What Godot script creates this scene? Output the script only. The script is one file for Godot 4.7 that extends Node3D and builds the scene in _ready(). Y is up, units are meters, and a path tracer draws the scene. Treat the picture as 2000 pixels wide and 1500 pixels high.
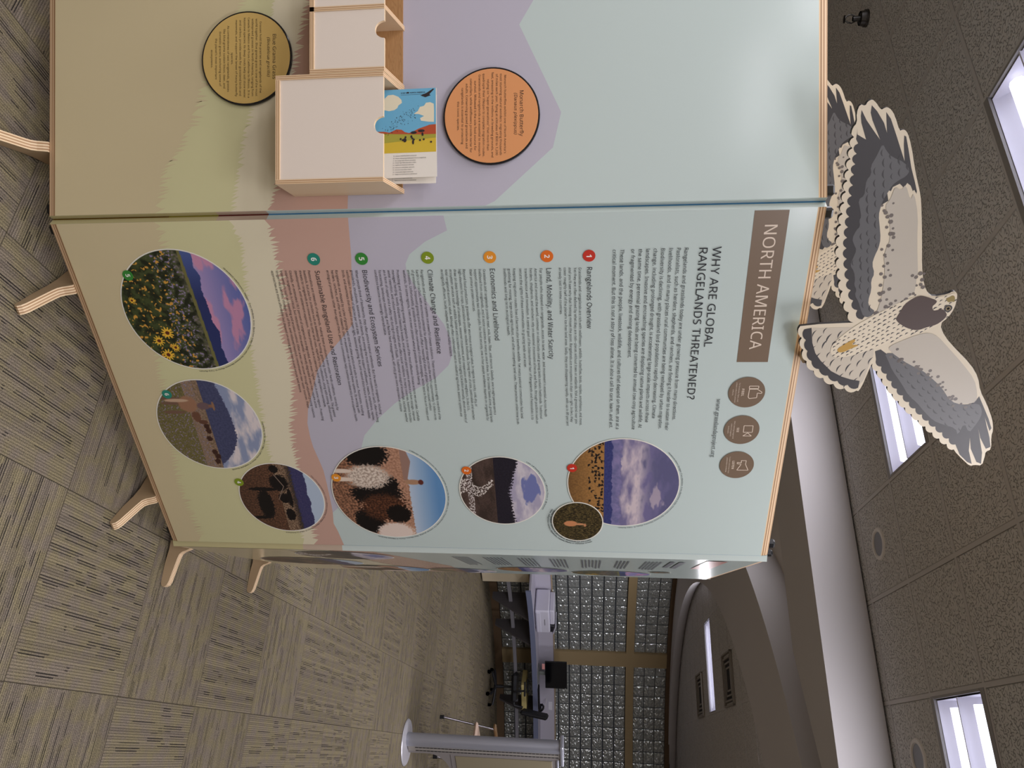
extends Node3D
# A folding exhibit screen in a library hall, photographed with the camera turned on its side.

const EYE := Vector3(0, 1.773, 0)
const CEIL := 3.6
const BAY := 0.6075
var grid_a := Vector3(0.45172, 0, -0.89216)
var grid_b := Vector3(0.89216, 0, 0.45172)
var ceil_o := Vector3(0.5817, 0, -3.3662)
var floor_o := Vector3(0.3624, 0, -2.3437)
var taken := {}
var mats := {}
var sans: SystemFont
var sans_bold: SystemFont
var serif: SystemFont
var text_bits := {}

const D_A := {"o": [-1.859, 0.125, -2.12], "w": 1.34, "x": [1.0, 0.0, 0.0]}
const D_B := {"o": [-0.494, 0.125, -2.124], "w": 1.3176, "x": [0.8561, 0.0, -0.5168]}
const D_C := {"o": [0.6584, 0.125, -2.8156], "w": 1.34, "x": [0.3003, 0.0, -0.9538]}
const INTRO := [["Rangelands and grasslands today are under growing pressure from many directions.", 0.1123, 1.9227, 0.6025], ["Pastoralists, such as herders, shepherds, and ranchers, are finding it harder to sustain their", 0.1124, 1.901, 0.6447], ["livelihoods, and in many places rural communities are being reshaped by urban migration.", 0.1125, 1.8786, 0.6386], ["Biodiversity is declining, with grassland bird populations rapidly decreasing. Climate", 0.1127, 1.8558, 0.5961], ["change, including prolonged drought, is accelerating large-scale impacts across these", 0.1127, 1.834, 0.6117], ["landscapes. Invasive and encroaching species are displacing native plants and wildlife. At", 0.1131, 1.8124, 0.6344], ["the same time, perennial grazing lands are being converted to annual row-crop agriculture", 0.1135, 1.7905, 0.6405], ["or fragmented by energy and mining development.", 0.1136, 1.7693, 0.3635], ["These lands, and the people, livestock, wildlife, and cultures that depend on them, are at a", 0.1141, 1.7375, 0.6393], ["critical moment. But this is not a story of loss alone. It is also a call to care, learn, and act.", 0.1144, 1.7154, 0.6341]]
const INTRO_CAP := 0.01128
const BODY := [["Grasslands and rangelands are rich with wildflowers, wildlife, butterflies, birds, reptiles, amphibians, and more.", 0.1684, 1.6155, 0.5705], ["Yet they are often defined by what they are not—places without trees or wetlands. Visit a grassland near you", 0.1681, 1.601, 0.564], ["and you'll see why that framing misses the point. Rangelands are ecosystems in their own right. In fact, they", 0.1679, 1.5855, 0.5587], ["cover roughly half of the planet's ice-free land area. Sadly, they are disappearing rapidly, with up to 80 percent", 0.168, 1.571, 0.5734], ["already lost in some countries.", 0.1679, 1.5563, 0.1558], ["For people who depend on rangelands, access to land, water, and movement is essential. Across North", 0.1695, 1.4982, 0.5349], ["America and around the world, common or collectively used grazing lands sustain livelihoods. Traditional", 0.1692, 1.4824, 0.5436], ["herders, shepherds, and ranchers rely on seasonal movement of herds and flocks, through practices such as", 0.169, 1.468, 0.5641], ["transhumance and nomadism. A central goal of the International Year of Rangelands and Pastoralists is to", 0.1691, 1.4527, 0.5482], ["secure the rights of these communities to grazing lands and water.", 0.1688, 1.4369, 0.3457], ["Keeping migration routes free of barriers also benefits wildlife. Yet many pastoral communities face land", 0.1685, 1.4176, 0.5427], ["grabbing for mining, large-scale agriculture, and other competing land uses. These practices undermine both", 0.1686, 1.402, 0.5672], ["livelihoods and long-term ecological health.", 0.1686, 1.3886, 0.2275], ["Grasslands and rangelands provide meat, milk, hides, fiber, and manure. Globally, one in eight people earns a", 0.1693, 1.326, 0.5281], ["livelihood from rangelands, and in some countries as many as one in three. In the United States alone, grazing lands", 0.169, 1.3123, 0.5599], ["support approximately two million jobs. For food security, one in four people worldwide depends on rangelands for", 0.169, 1.2987, 0.5537], ["their primary protein sources.", 0.1689, 1.2845, 0.1417], ["Beyond food production, grasslands offer enormous ecological value. In regions too rocky, cold, dry, or", 0.1688, 1.264, 0.4968], ["high-elevation for crops, pastoralism provides resilient livelihoods. During times of crisis, pastoralists and ranchers", 0.1687, 1.2508, 0.5502], ["draw on deep knowledge of landscapes, seasonal movement, and cooperation with neighbors. In the U.S.,", 0.1687, 1.236, 0.5147], ["ecosystem services such as wildlife habitat and recreation contribute roughly $24 billion annually, about one-third of", 0.1687, 1.2229, 0.5632], ["total rangeland economic value. Although often undervalued next to industrial agriculture, pastoral systems are", 0.1686, 1.2091, 0.5374], ["ecologically efficient, locally adapted, and remarkably resilient.", 0.1684, 1.1958, 0.3036], ["Rangelands and pastoral systems are powerful climate solutions. These ecosystems store roughly one-third of the", 0.1689, 1.133, 0.5509], ["Earth's soil carbon, with enormous potential for additional storage across the world's approximately 12 billion acres", 0.1687, 1.1181, 0.5528], ["of grasslands. Improved grazing practices could offset a meaningful share of global human-caused carbon", 0.1685, 1.1049, 0.5136], ["emissions. Unfortunately, grasslands are often overlooked in climate strategies, which tend to focus on forests and", 0.1685, 1.0914, 0.5533], ["wetlands. In some regions, trees are even planted where grasslands naturally belong.", 0.1682, 1.0775, 0.4125], ["Protecting and strengthening existing rangelands is one of the most effective climate actions we can take. Carefully", 0.1679, 1.0571, 0.5579], ["managed herding, locally adapted livestock breeds, and perennial plant systems enhance carbon storage, improve", 0.1677, 1.0431, 0.5567], ["water retention, and reduce emissions. Pastoralism also offers social resilience. In many countries, livestock function", 0.1675, 1.0296, 0.5637], ["as a form of capital and a safety net during droughts and floods. Traditional ecological knowledge, including weather", 0.1673, 1.0158, 0.5642], ["forecasting, landscape monitoring, and flexible herd management, will only grow more important as climate", 0.1672, 1.0012, 0.5196], ["conditions become increasingly unpredictable.", 0.167, 0.9877, 0.2258], ["When people think of biodiversity, they often picture tropical rainforests. But the world's rangelands, including", 0.1664, 0.9272, 0.5328], ["grasslands, shrublands, savannas, and deserts, are among the most biodiverse ecosystems on Earth, often matching", 0.1662, 0.9124, 0.566], ["rainforests in number of species per unit area. These landscapes support wildflowers, insects, amphibians, reptiles,", 0.1662, 0.8981, 0.5595], ["birds, and mammals that depend on open light, seasonal grazing, fire, and natural disturbance to maintain habitat.", 0.1659, 0.8847, 0.5523], ["Rangelands are shaped by cycles of grazing and rest that allow plants and soils to recover. Pastoralists, including", 0.1658, 0.8638, 0.5388], ["herders, ranchers, and other land stewards, play an essential role in sustaining these systems. By working with", 0.1656, 0.8504, 0.5282], ["ecological processes rather than against them, pastoral communities help maintain biodiversity and ecosystem health.", 0.1655, 0.8358, 0.5643], ["Pastoralists are stewards of rangelands, making them productive even under harsh conditions, not only for", 0.1653, 0.7757, 0.519], ["livestock, but also for activities such as beekeeping, hunting, gathering, tourism, and conservation. The greatest", 0.1651, 0.761, 0.5467], ["threats to rangelands are conversion to other land uses, especially crop cultivation, along with mining, infrastructure", 0.1649, 0.7477, 0.5658], ["development, and settlement expansion. These pressures are accelerating land degradation worldwide.", 0.1648, 0.7333, 0.5071], ["Globally, an estimated 18.5 percent of rangelands are degraded, with even higher rates in some regions. Protecting", 0.1645, 0.7153, 0.5627], ["intact rangelands is critical, but restoration is also essential. Severely degraded areas may require active", 0.1645, 0.7013, 0.5095], ["interventions such as reseeding and erosion control. Other areas can recover through adjusted grazing rotations,", 0.1643, 0.6863, 0.5517], ["longer rest periods, strategic use of fire, and reduced livestock concentration near water sources. These", 0.1642, 0.6726, 0.5101], ["approaches are more affordable but depend on strong governance and secure land tenure.", 0.164, 0.6578, 0.4475]]
const BODY_CAP := 0.00796
const HEADS := [["Rangelands Overview", 0.1679, 1.6401, 0.2044], ["Land, Mobility, and Water Scarcity", 0.169, 1.5185, 0.3127], ["Economics and Livelihood", 0.1681, 1.3472, 0.2443], ["Climate Change and Resilience", 0.1688, 1.1544, 0.2917], ["Biodiversity and Ecosystem Services", 0.1671, 0.9497, 0.3413], ["Sustainable Rangeland Use and Restoration", 0.1665, 0.7985, 0.4135]]
const HEAD_CAP := 0.01534
const TITLE := [["WHY ARE GLOBAL", 0.1096, 2.0037, 0.3292], ["RANGELANDS THREATENED?", 0.1131, 1.9648, 0.5202]]
const TITLE_CAP := 0.02394
const URL := [["www.grasslandsproject.org", 0.6313, 2.06, 0.2346]]
const URL_CAP := 0.01345
const BANNER := [0.0059, 2.1091, 0.4945, 2.204]
const BANNER_TEXT := [["NORTH AMERICA", 0.0482, 2.1417, 0.4006]]
const BANNER_CAP := 0.03532
const BADGES := [["1", 0.1316, 1.6461, 0.0186], ["2", 0.1311, 1.5213, 0.0188], ["3", 0.131, 1.3495, 0.0191], ["4", 0.1297, 1.1593, 0.0194], ["5", 0.1295, 0.954, 0.0198], ["6", 0.1283, 0.8029, 0.02]]
const ICONS := [[0.6059, 2.1516, 0.0575], [0.7524, 2.1509, 0.0575], [0.8981, 2.1499, 0.057]]
const PHOTOS := [{"n": "1", "c": [0.9884, 1.7671], "r": 0.194, "badge": [0.9205, 1.5874], "a0": 132.9, "a1": -3.6, "rc": 0.2066, "text": "American bison, Badger–Two Medicine Area, Blackfeet Indian Reservation, Northwest Montana. Photo © Tony Bynum"}, {"n": "2", "c": [1.0318, 1.3329], "r": 0.154, "badge": [0.9381, 1.2097], "a0": 145.1, "a1": 60.0, "rc": 0.1639, "text": "Late fall feeding, Ferndale, California. Photo © Jill Hackett"}, {"n": "3", "c": [1.0508, 0.9083], "r": 0.2127, "badge": [0.9799, 0.72], "a0": 153.1, "a1": -18.9, "rc": 0.2226, "text": "A Navajo shepherd moves her sheep and goats across the desert plains to the Chuska Mountains for summer grazing, New Mexico. Photo © Michael Benanav"}, {"n": "4", "c": [1.0826, 0.4891], "r": 0.1624, "badge": [1.0087, 0.3382], "a0": 129.4, "a1": -7.1, "rc": 0.1672, "text": "The Chongarmeekers cows roll into morning, Durango, Mexico. Photo © Alberto Pritchard"}, {"n": "5", "c": [0.3022, 0.3379], "r": 0.2131, "badge": [0.1724, 0.1791], "a0": 132.2, "a1": -4.8, "rc": 0.2138, "text": "Grassland wildflowers, Badger–Two Medicine Area, Blackfeet Indian Reservation, Northwest Montana. Photo © Tony Bynum"}, {"n": "6", "c": [0.7522, 0.2929], "r": 0.1898, "badge": [0.6202, 0.1719], "a0": 95.5, "a1": 9.4, "rc": 0.1914, "text": "Gathering cattle, Sierra Valley, California. Photo © Stephanie Bounds"}, {"n": "", "c": [1.1687, 1.6049], "r": 0.0905, "badge": [], "a0": -123.0, "a1": 29.6, "rc": 0.1029, "text": "Upland Sandpiper (known as adrotcitma, aitsiyiitsikayii and many other Indigenous names), Manitoba, Canada. Photo © Christian Artuso"}]
const BANDS_A := {"lav": [[-0.3821, 1.4204], [0.0145, 1.5399], [0.3855, 1.57], [0.6633, 1.5337], [0.7493, 1.485], [0.8183, 1.4435], [1.0763, 1.5654], [1.1772, 1.542], [1.328, 1.3727], [1.3646, 1.3458]], "pink": [[-0.4317, 0.9626], [0.2659, 0.9561], [0.721, 0.9491], [1.1762, 0.9375], [1.3554, 0.9331]], "cream": [[-0.4453, 0.837], [0.1051, 0.8459], [0.5916, 0.8152], [0.713, 0.798], [0.7765, 0.7839], [0.8417, 0.7713], [0.8933, 0.7603], [1.0932, 0.7367], [1.2153, 0.713], [1.2994, 0.6972], [1.3497, 0.6813]], "green": [[-0.4556, 0.7418], [0.25, 0.7431], [0.7077, 0.6993], [0.799, 0.6802], [0.9365, 0.6564], [1.0277, 0.626], [1.1348, 0.5988], [1.2148, 0.5876], [1.3117, 0.57], [1.3472, 0.5668]], "tan": [[-0.4695, 0.6135], [0.2416, 0.6309], [0.702, 0.5915], [0.8237, 0.5512], [0.899, 0.5026], [0.9565, 0.4668], [1.032, 0.4505], [1.1071, 0.4162], [1.1714, 0.3818], [1.2079, 0.3472], [1.3168, 0.3292], [1.3418, 0.3276]]}
const BANDS_B := {"lav": [[0.0299, 1.221], [0.0457, 1.2271], [0.0793, 1.1567], [0.1181, 1.1048], [0.1484, 1.0882], [0.1745, 1.0881], [0.2162, 1.1054], [0.288, 1.1474], [0.3546, 1.1864], [0.4117, 1.204], [0.4644, 1.204], [0.5057, 1.1864], [0.5537, 1.1384], [0.6102, 1.046], [0.6557, 0.9848], [0.7217, 0.9138], [0.7897, 0.8572], [0.8321, 0.841], [0.9031, 0.8162], [1.0225, 0.7574], [1.1277, 0.6993], [1.1749, 0.6504], [1.2939, 0.6281]], "pink": [[0.0205, 0.933], [0.1207, 0.9223], [0.2396, 0.9046], [0.3524, 0.888], [0.3999, 0.8456], [0.4613, 0.7858], [0.5261, 0.7363], [0.6072, 0.7041], [0.6801, 0.6725], [0.7405, 0.658], [0.8008, 0.6562], [0.8449, 0.6588], [0.9054, 0.67], [0.9499, 0.677], [1.0072, 0.6778], [1.1081, 0.6769], [1.1486, 0.6754], [1.2054, 0.6683], [1.2444, 0.6784], [1.2892, 0.6901]], "cream": [[0.0181, 0.6736], [0.0667, 0.6753], [0.1163, 0.6737], [0.1723, 0.6726], [0.2455, 0.6696], [0.2867, 0.6673], [0.3119, 0.6428], [0.3449, 0.6319], [0.3955, 0.6309], [0.4589, 0.6381], [0.5041, 0.6389], [0.5441, 0.6356], [0.62, 0.6211], [0.7048, 0.5972], [0.7528, 0.583], [0.8288, 0.5742], [0.8953, 0.5746], [0.947, 0.573], [1.1008, 0.5639], [1.2345, 0.5672], [1.2958, 0.5674]], "green": [[0.0157, 0.5623], [0.0813, 0.575], [0.2175, 0.5523], [0.4007, 0.524], [0.518, 0.5076], [0.6841, 0.4914], [0.862, 0.4779], [1.1534, 0.4918], [1.2546, 0.5176], [1.2972, 0.5233]], "tan": [[0.0106, 0.3217], [0.0763, 0.3125], [0.2859, 0.2336], [0.4775, 0.1668], [0.6864, 0.1287], [0.8673, 0.1018], [1.0367, 0.0804], [1.1641, 0.0841], [1.2976, 0.0879]]}
const BANDS_C := {"pink": [[-0.0448, 0.7991], [0.3198, 0.8747], [0.7827, 0.9708], [1.4635, 0.9527]], "cream": [[0.0095, 0.6165], [0.5666, 0.6206], [1.3224, 0.7264], [1.583, 0.8257]], "tan": [[0.0392, 0.4357], [0.6512, 0.3931], [1.3011, 0.4657], [1.6042, 0.5713]]}
const DISCS_C := [[0.2391, 0.6132, 0.2039], [0.6825, 0.3086, 0.2413], [1.1258, 0.5528, 0.237], [1.1348, 0.9738, 0.178], [0.8873, 1.3666, 0.1751], [1.027, 1.7581, 0.1974], [0.8235, 1.9862, 0.05]]
const BANNER_C := [0.03, 2.0896, 2.1687]
const PLAQUE_M := [1.0836, 1.3641, 0.1411]
const PLAQUE_G := [0.8839, 0.6235, 0.1411]
const MON := [["Monarch butterflies exhibit one of North America's", 0.9678, 1.4016, 0.2255], ["most stunning natural wonders: migrating thousands", 0.9633, 1.3893, 0.2351], ["of miles each year, flying at altitudes of 800 to 1,200", 0.9638, 1.3774, 0.2343], ["feet, amassing in the millions at breeding grounds, and", 0.9583, 1.3649, 0.2457], ["relying on \"super-generations\" that more than", 0.9781, 1.352, 0.2057], ["quadruple their lifespan to complete migration routes.", 0.9612, 1.3394, 0.241], ["Grasslands and rangelands are essential to monarch", 0.9636, 1.327, 0.2353], ["survival. Milkweed is the sole food source for", 0.9809, 1.3144, 0.2018], ["caterpillars, while wildflowers provide nectar for", 0.9745, 1.302, 0.2138], ["adults. Conserving grazed grasslands and", 0.9878, 1.2896, 0.1882], ["rangelands is essential to protecting", 1.0002, 1.277, 0.1635], ["this iconic species.", 1.0393, 1.2644, 0.0843]]
const MON_T := [["Monarch Butterfly", 1.014, 1.447, 0.1316]]
const MON_I := [["(Danaus plexippus)", 1.0201, 1.431, 0.119]]
const GRA := [["Grasses hold the prairies and rangelands of the", 0.7767, 0.6654, 0.2133], ["world together. Blue grama grass is one of the most", 0.7674, 0.6528, 0.2319], ["widespread grasses in North America, ranging from", 0.7668, 0.6406, 0.232], ["Canada to Mexico and from California to Illinois. It is a", 0.7632, 0.6285, 0.2399], ["keystone species: its deep roots help soil store water", 0.7636, 0.6157, 0.2391], ["and carbon, provide seeds for grassland birds and", 0.7697, 0.6021, 0.2266], ["mammals, and support the larvae of many butterfly", 0.7691, 0.5898, 0.2287], ["species.", 0.8658, 0.5762, 0.036], ["As cornerstones of vast rangelands, grasses", 0.7844, 0.5642, 0.1987], ["like blue grama sustain bison, deer, and", 0.7945, 0.5519, 0.1774], ["domestic grazers, anchoring some of", 0.8007, 0.5388, 0.1648], ["the planet's most important", 0.8215, 0.526, 0.123], ["ecosystems.", 0.8551, 0.5123, 0.0537]]
const GRA_T := [["Blue Grama Grass", 0.8165, 0.7058, 0.1335]]
const GRA_I := [["(Bouteloua gracilis)", 0.8245, 0.6889, 0.1171]]
const PLAQUE_CAP := 0.00632
const PLAQUE_TITLE_CAP := 0.01095
const HOLD_R := [0.9966, 0.7713, 1.3005, 1.0805]
const HOLD_L := [0.6896, 0.8702, 0.9958, 1.0828]
const HOLD_BACK := 1.1053
const BRO := [1.0179, 0.9846, 1.2705, 1.2129]
const BRO_BACK := [1.0222, 0.9798, 1.2824, 1.2112]
const BRO_HILL := [[0.1165, 0.0002], [0.1191, 0.0757], [0.1225, 0.0908], [0.1139, 0.1118], [0.1155, 0.1267], [0.1226, 0.1357], [0.1259, 0.1477], [0.1219, 0.1596], [0.1138, 0.1775], [0.1086, 0.1954], [0.1046, 0.2072], [0.1037, 0.2221]]
const BRO_GRASS := [[0.1224, 0.0002], [0.1249, 0.0727], [0.1279, 0.1208], [0.1308, 0.1805], [0.1313, 0.2209]]
const BRO_WHITE := [[0.1799, 0.0003], [0.1815, 0.0698], [0.1817, 0.2192]]
const BRO_CLOUD1 := [[0.0251, 0.077], [0.0153, 0.0876], [0.0144, 0.1026], [0.0208, 0.1176], [0.03, 0.1266], [0.0388, 0.1281], [0.0457, 0.1176], [0.053, 0.1146], [0.0585, 0.1057], [0.0609, 0.0906], [0.0574, 0.0756]]
const BRO_CLOUD2 := [[0.0717, 0.1625], [0.064, 0.1744], [0.0525, 0.1804], [0.05, 0.1923], [0.0415, 0.1982], [0.0405, 0.2101], [0.0453, 0.2205], [0.0657, 0.2214], [0.0972, 0.2209], [0.0957, 0.2042], [0.0921, 0.1834], [0.0847, 0.1804], [0.0792, 0.1923], [0.0729, 0.1774]]
const BRO_TXT := [["19.  Monarch Butterfly (Danaus plexippus)", 0.1904, 0.1017], ["20.  Western Massasauga Rattlesnake (Sistrurus tergeminus)", 0.1974, 0.1014], ["21.  Burrowing Owls (Athene cunicularia)", 0.2039, 0.1008], ["22.  Ornate Tiger Moth (Apantesis ornata)", 0.21, 0.1005], ["23.  Sagebrush (Artemisia tridentata)", 0.2165, 0.1002], ["24.  Swainson's Hawk (Buteo swainsoni)", 0.2235, 0.1], ["25.  American bison (Bison bison)", 0.2299, 0.1], ["26.  Century plant (Agave americana)", 0.2364, 0.1], ["27.  Sagegrouse (Centrocercus urophasianus)", 0.2426, 0.0997]]
const BRO_LOGO := [[0.0138, 0.125], [0.0146, 0.1967]]
const FEET := {"A": [1.125], "B": [0.22, 1.105], "C": [0.14, 0.95]}
const HAWK := [[-0.2064, 2.3171], [-0.2166, 2.3172], [-0.2247, 2.3195], [-0.2309, 2.3241], [-0.2403, 2.3249], [-0.2529, 2.322], [-0.2644, 2.3218], [-0.2748, 2.3242], [-0.2786, 2.3288], [-0.2759, 2.3354], [-0.2773, 2.3398], [-0.2828, 2.3419], [-0.2866, 2.3455], [-0.2889, 2.3506], [-0.2881, 2.3557], [-0.2842, 2.3607], [-0.2775, 2.3672], [-0.268, 2.3752], [-0.2645, 2.3809], [-0.2668, 2.3841], [-0.2685, 2.3875], [-0.2696, 2.3909], [-0.2686, 2.3955], [-0.2653, 2.4011], [-0.2598, 2.4068], [-0.2522, 2.4127], [-0.2389, 2.4203], [-0.2197, 2.4299], [-0.211, 2.4363], [-0.2128, 2.4397], [-0.213, 2.4437], [-0.2116, 2.4484], [-0.2066, 2.4535], [-0.1982, 2.459], [-0.1849, 2.4656], [-0.1666, 2.4733], [-0.1528, 2.4788], [-0.1436, 2.482], [-0.1323, 2.4861], [-0.119, 2.4909], [-0.1069, 2.4954], [-0.096, 2.4997], [-0.079, 2.5069], [-0.0556, 2.5172], [-0.0334, 2.5254], [-0.0123, 2.5313], [0.0206, 2.5396], [0.0662, 2.5504], [0.1072, 2.5597], [0.1433, 2.5675], [0.1743, 2.5754], [0.1999, 2.5834], [0.2199, 2.5916], [0.2342, 2.6001], [0.2444, 2.6088], [0.2505, 2.6178], [0.2515, 2.632], [0.2473, 2.6513], [0.2431, 2.6635], [0.2389, 2.6687], [0.2376, 2.674], [0.2391, 2.6795], [0.2435, 2.6836], [0.2507, 2.6865], [0.2631, 2.6883], [0.2807, 2.6889], [0.297, 2.6866], [0.3119, 2.6813], [0.3247, 2.6741], [0.3351, 2.6649], [0.3503, 2.6659], [0.3703, 2.6771], [0.3911, 2.6931], [0.4129, 2.714], [0.4366, 2.7382], [0.4624, 2.7657], [0.4866, 2.7876], [0.5091, 2.804], [0.5321, 2.8164], [0.5556, 2.825], [0.5792, 2.8371], [0.6027, 2.8528], [0.6283, 2.8684], [0.656, 2.8839], [0.6804, 2.8953], [0.7016, 2.9024], [0.7176, 2.9059], [0.7283, 2.9058], [0.747, 2.9092], [0.7738, 2.9163], [0.7893, 2.9162], [0.7934, 2.9089], [0.8, 2.9058], [0.8091, 2.9069], [0.8231, 2.9079], [0.8421, 2.9086], [0.8508, 2.9029], [0.8492, 2.8908], [0.8499, 2.8817], [0.853, 2.8754], [0.8466, 2.8639], [0.8308, 2.8471], [0.8154, 2.8313], [0.8003, 2.8162], [0.7888, 2.8078], [0.7901, 2.8004], [0.7881, 2.7942], [0.7838, 2.7887], [0.7773, 2.784], [0.7675, 2.7804], [0.7687, 2.7731], [0.7667, 2.7669], [0.7624, 2.7615], [0.756, 2.7568], [0.7462, 2.7533], [0.7468, 2.7458], [0.7443, 2.7397], [0.7397, 2.7344], [0.733, 2.7301], [0.7232, 2.7272], [0.7238, 2.7197], [0.7213, 2.7135], [0.7167, 2.7083], [0.7101, 2.7041], [0.7004, 2.7012], [0.7009, 2.6937], [0.6982, 2.6876], [0.6936, 2.6825], [0.687, 2.6783], [0.6774, 2.6756], [0.6778, 2.6681], [0.6752, 2.662], [0.6706, 2.657], [0.664, 2.6529], [0.6545, 2.6503], [0.6544, 2.6427], [0.6514, 2.6367], [0.6466, 2.6318], [0.64, 2.628], [0.6305, 2.6258], [0.6301, 2.6182], [0.6269, 2.6123], [0.622, 2.6075], [0.6153, 2.6039], [0.6059, 2.6021], [0.6052, 2.5944], [0.602, 2.5886], [0.597, 2.584], [0.5903, 2.5805], [0.581, 2.5789], [0.5791, 2.5712], [0.575, 2.5656], [0.5695, 2.5615], [0.5626, 2.5588], [0.5536, 2.5583], [0.5517, 2.5506], [0.5476, 2.5451], [0.5422, 2.541], [0.5353, 2.5383], [0.5264, 2.5379], [0.5244, 2.5302], [0.5203, 2.5248], [0.5149, 2.5208], [0.5081, 2.5182], [0.4993, 2.5179], [0.4972, 2.5103], [0.4931, 2.5049], [0.4876, 2.501], [0.4809, 2.4986], [0.4722, 2.4984], [0.4784, 2.4952], [0.4981, 2.4919], [0.5197, 2.4883], [0.5431, 2.4844], [0.56, 2.48], [0.5702, 2.475], [0.5686, 2.4683], [0.5743, 2.461], [0.5755, 2.4538], [0.5737, 2.4465], [0.5688, 2.4393], [0.5595, 2.4321], [0.5635, 2.4239], [0.5633, 2.4164], [0.5602, 2.4093], [0.5542, 2.4027], [0.544, 2.3967], [0.5463, 2.3878], [0.5447, 2.3801], [0.5404, 2.3733], [0.5335, 2.3673], [0.5227, 2.3626], [0.5236, 2.3533], [0.5209, 2.3458], [0.5158, 2.3393], [0.5082, 2.3341], [0.4972, 2.3306], [0.4949, 2.3211], [0.4901, 2.3143], [0.4835, 2.3092], [0.4751, 2.3059], [0.4641, 2.3052], [0.4581, 2.2964], [0.4509, 2.2911], [0.443, 2.2881], [0.4343, 2.2873], [0.4245, 2.2899], [0.4173, 2.2818], [0.4096, 2.2774], [0.4015, 2.2753], [0.3931, 2.2756], [0.3842, 2.2795], [0.3771, 2.2715], [0.3695, 2.2671], [0.3616, 2.2651], [0.3533, 2.2654], [0.3446, 2.2693], [0.3382, 2.3224], [0.3339, 2.4188], [0.3305, 2.4093], [0.3251, 2.4033], [0.3185, 2.3996], [0.3106, 2.3983], [0.3008, 2.4004], [0.2969, 2.3911], [0.2913, 2.3853], [0.2846, 2.382], [0.2769, 2.3811], [0.2676, 2.3837], [0.2624, 2.3748], [0.2561, 2.3697], [0.2493, 2.3672], [0.2418, 2.3672], [0.2334, 2.3711], [0.2278, 2.3624], [0.2215, 2.3576], [0.2147, 2.3554], [0.2074, 2.3558], [0.1995, 2.3601], [0.1933, 2.3517], [0.1868, 2.3473], [0.18, 2.3456], [0.173, 2.3466], [0.1657, 2.3514], [0.1593, 2.3433], [0.1528, 2.3391], [0.1461, 2.3376], [0.1394, 2.3388], [0.1324, 2.3439], [0.1259, 2.336], [0.1193, 2.332], [0.1127, 2.3308], [0.1062, 2.3322], [0.0995, 2.3375], [0.0923, 2.3303], [0.0855, 2.3271], [0.0791, 2.3266], [0.073, 2.3287], [0.0675, 2.3349], [0.0601, 2.3279], [0.0534, 2.3249], [0.0471, 2.3245], [0.0412, 2.3268], [0.0359, 2.3331], [0.0286, 2.3262], [0.0219, 2.3234], [0.0158, 2.3231], [0.01, 2.3256], [0.005, 2.3319], [-0.0023, 2.3251], [-0.0088, 2.3223], [-0.0149, 2.3221], [-0.0205, 2.3246], [-0.0254, 2.3309], [-0.0326, 2.3242], [-0.0391, 2.3214], [-0.045, 2.3212], [-0.0505, 2.3237], [-0.0553, 2.33], [-0.0623, 2.3232], [-0.0687, 2.3204], [-0.0746, 2.3201], [-0.0801, 2.3224], [-0.0849, 2.3285], [-0.0918, 2.3218], [-0.098, 2.3189], [-0.1038, 2.3186], [-0.1092, 2.3209], [-0.1141, 2.3269], [-0.121, 2.3205], [-0.1272, 2.3178], [-0.1329, 2.3178], [-0.1381, 2.3202], [-0.1426, 2.3265], [-0.1494, 2.3201], [-0.1556, 2.3175], [-0.1612, 2.3174], [-0.1663, 2.3199], [-0.1706, 2.3261], [-0.1773, 2.3196], [-0.1834, 2.3169], [-0.1889, 2.3168], [-0.194, 2.3191], [-0.1984, 2.3252]]
const HAWK_BACK := [-0.6829, 0.0646, 0.0886]
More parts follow.
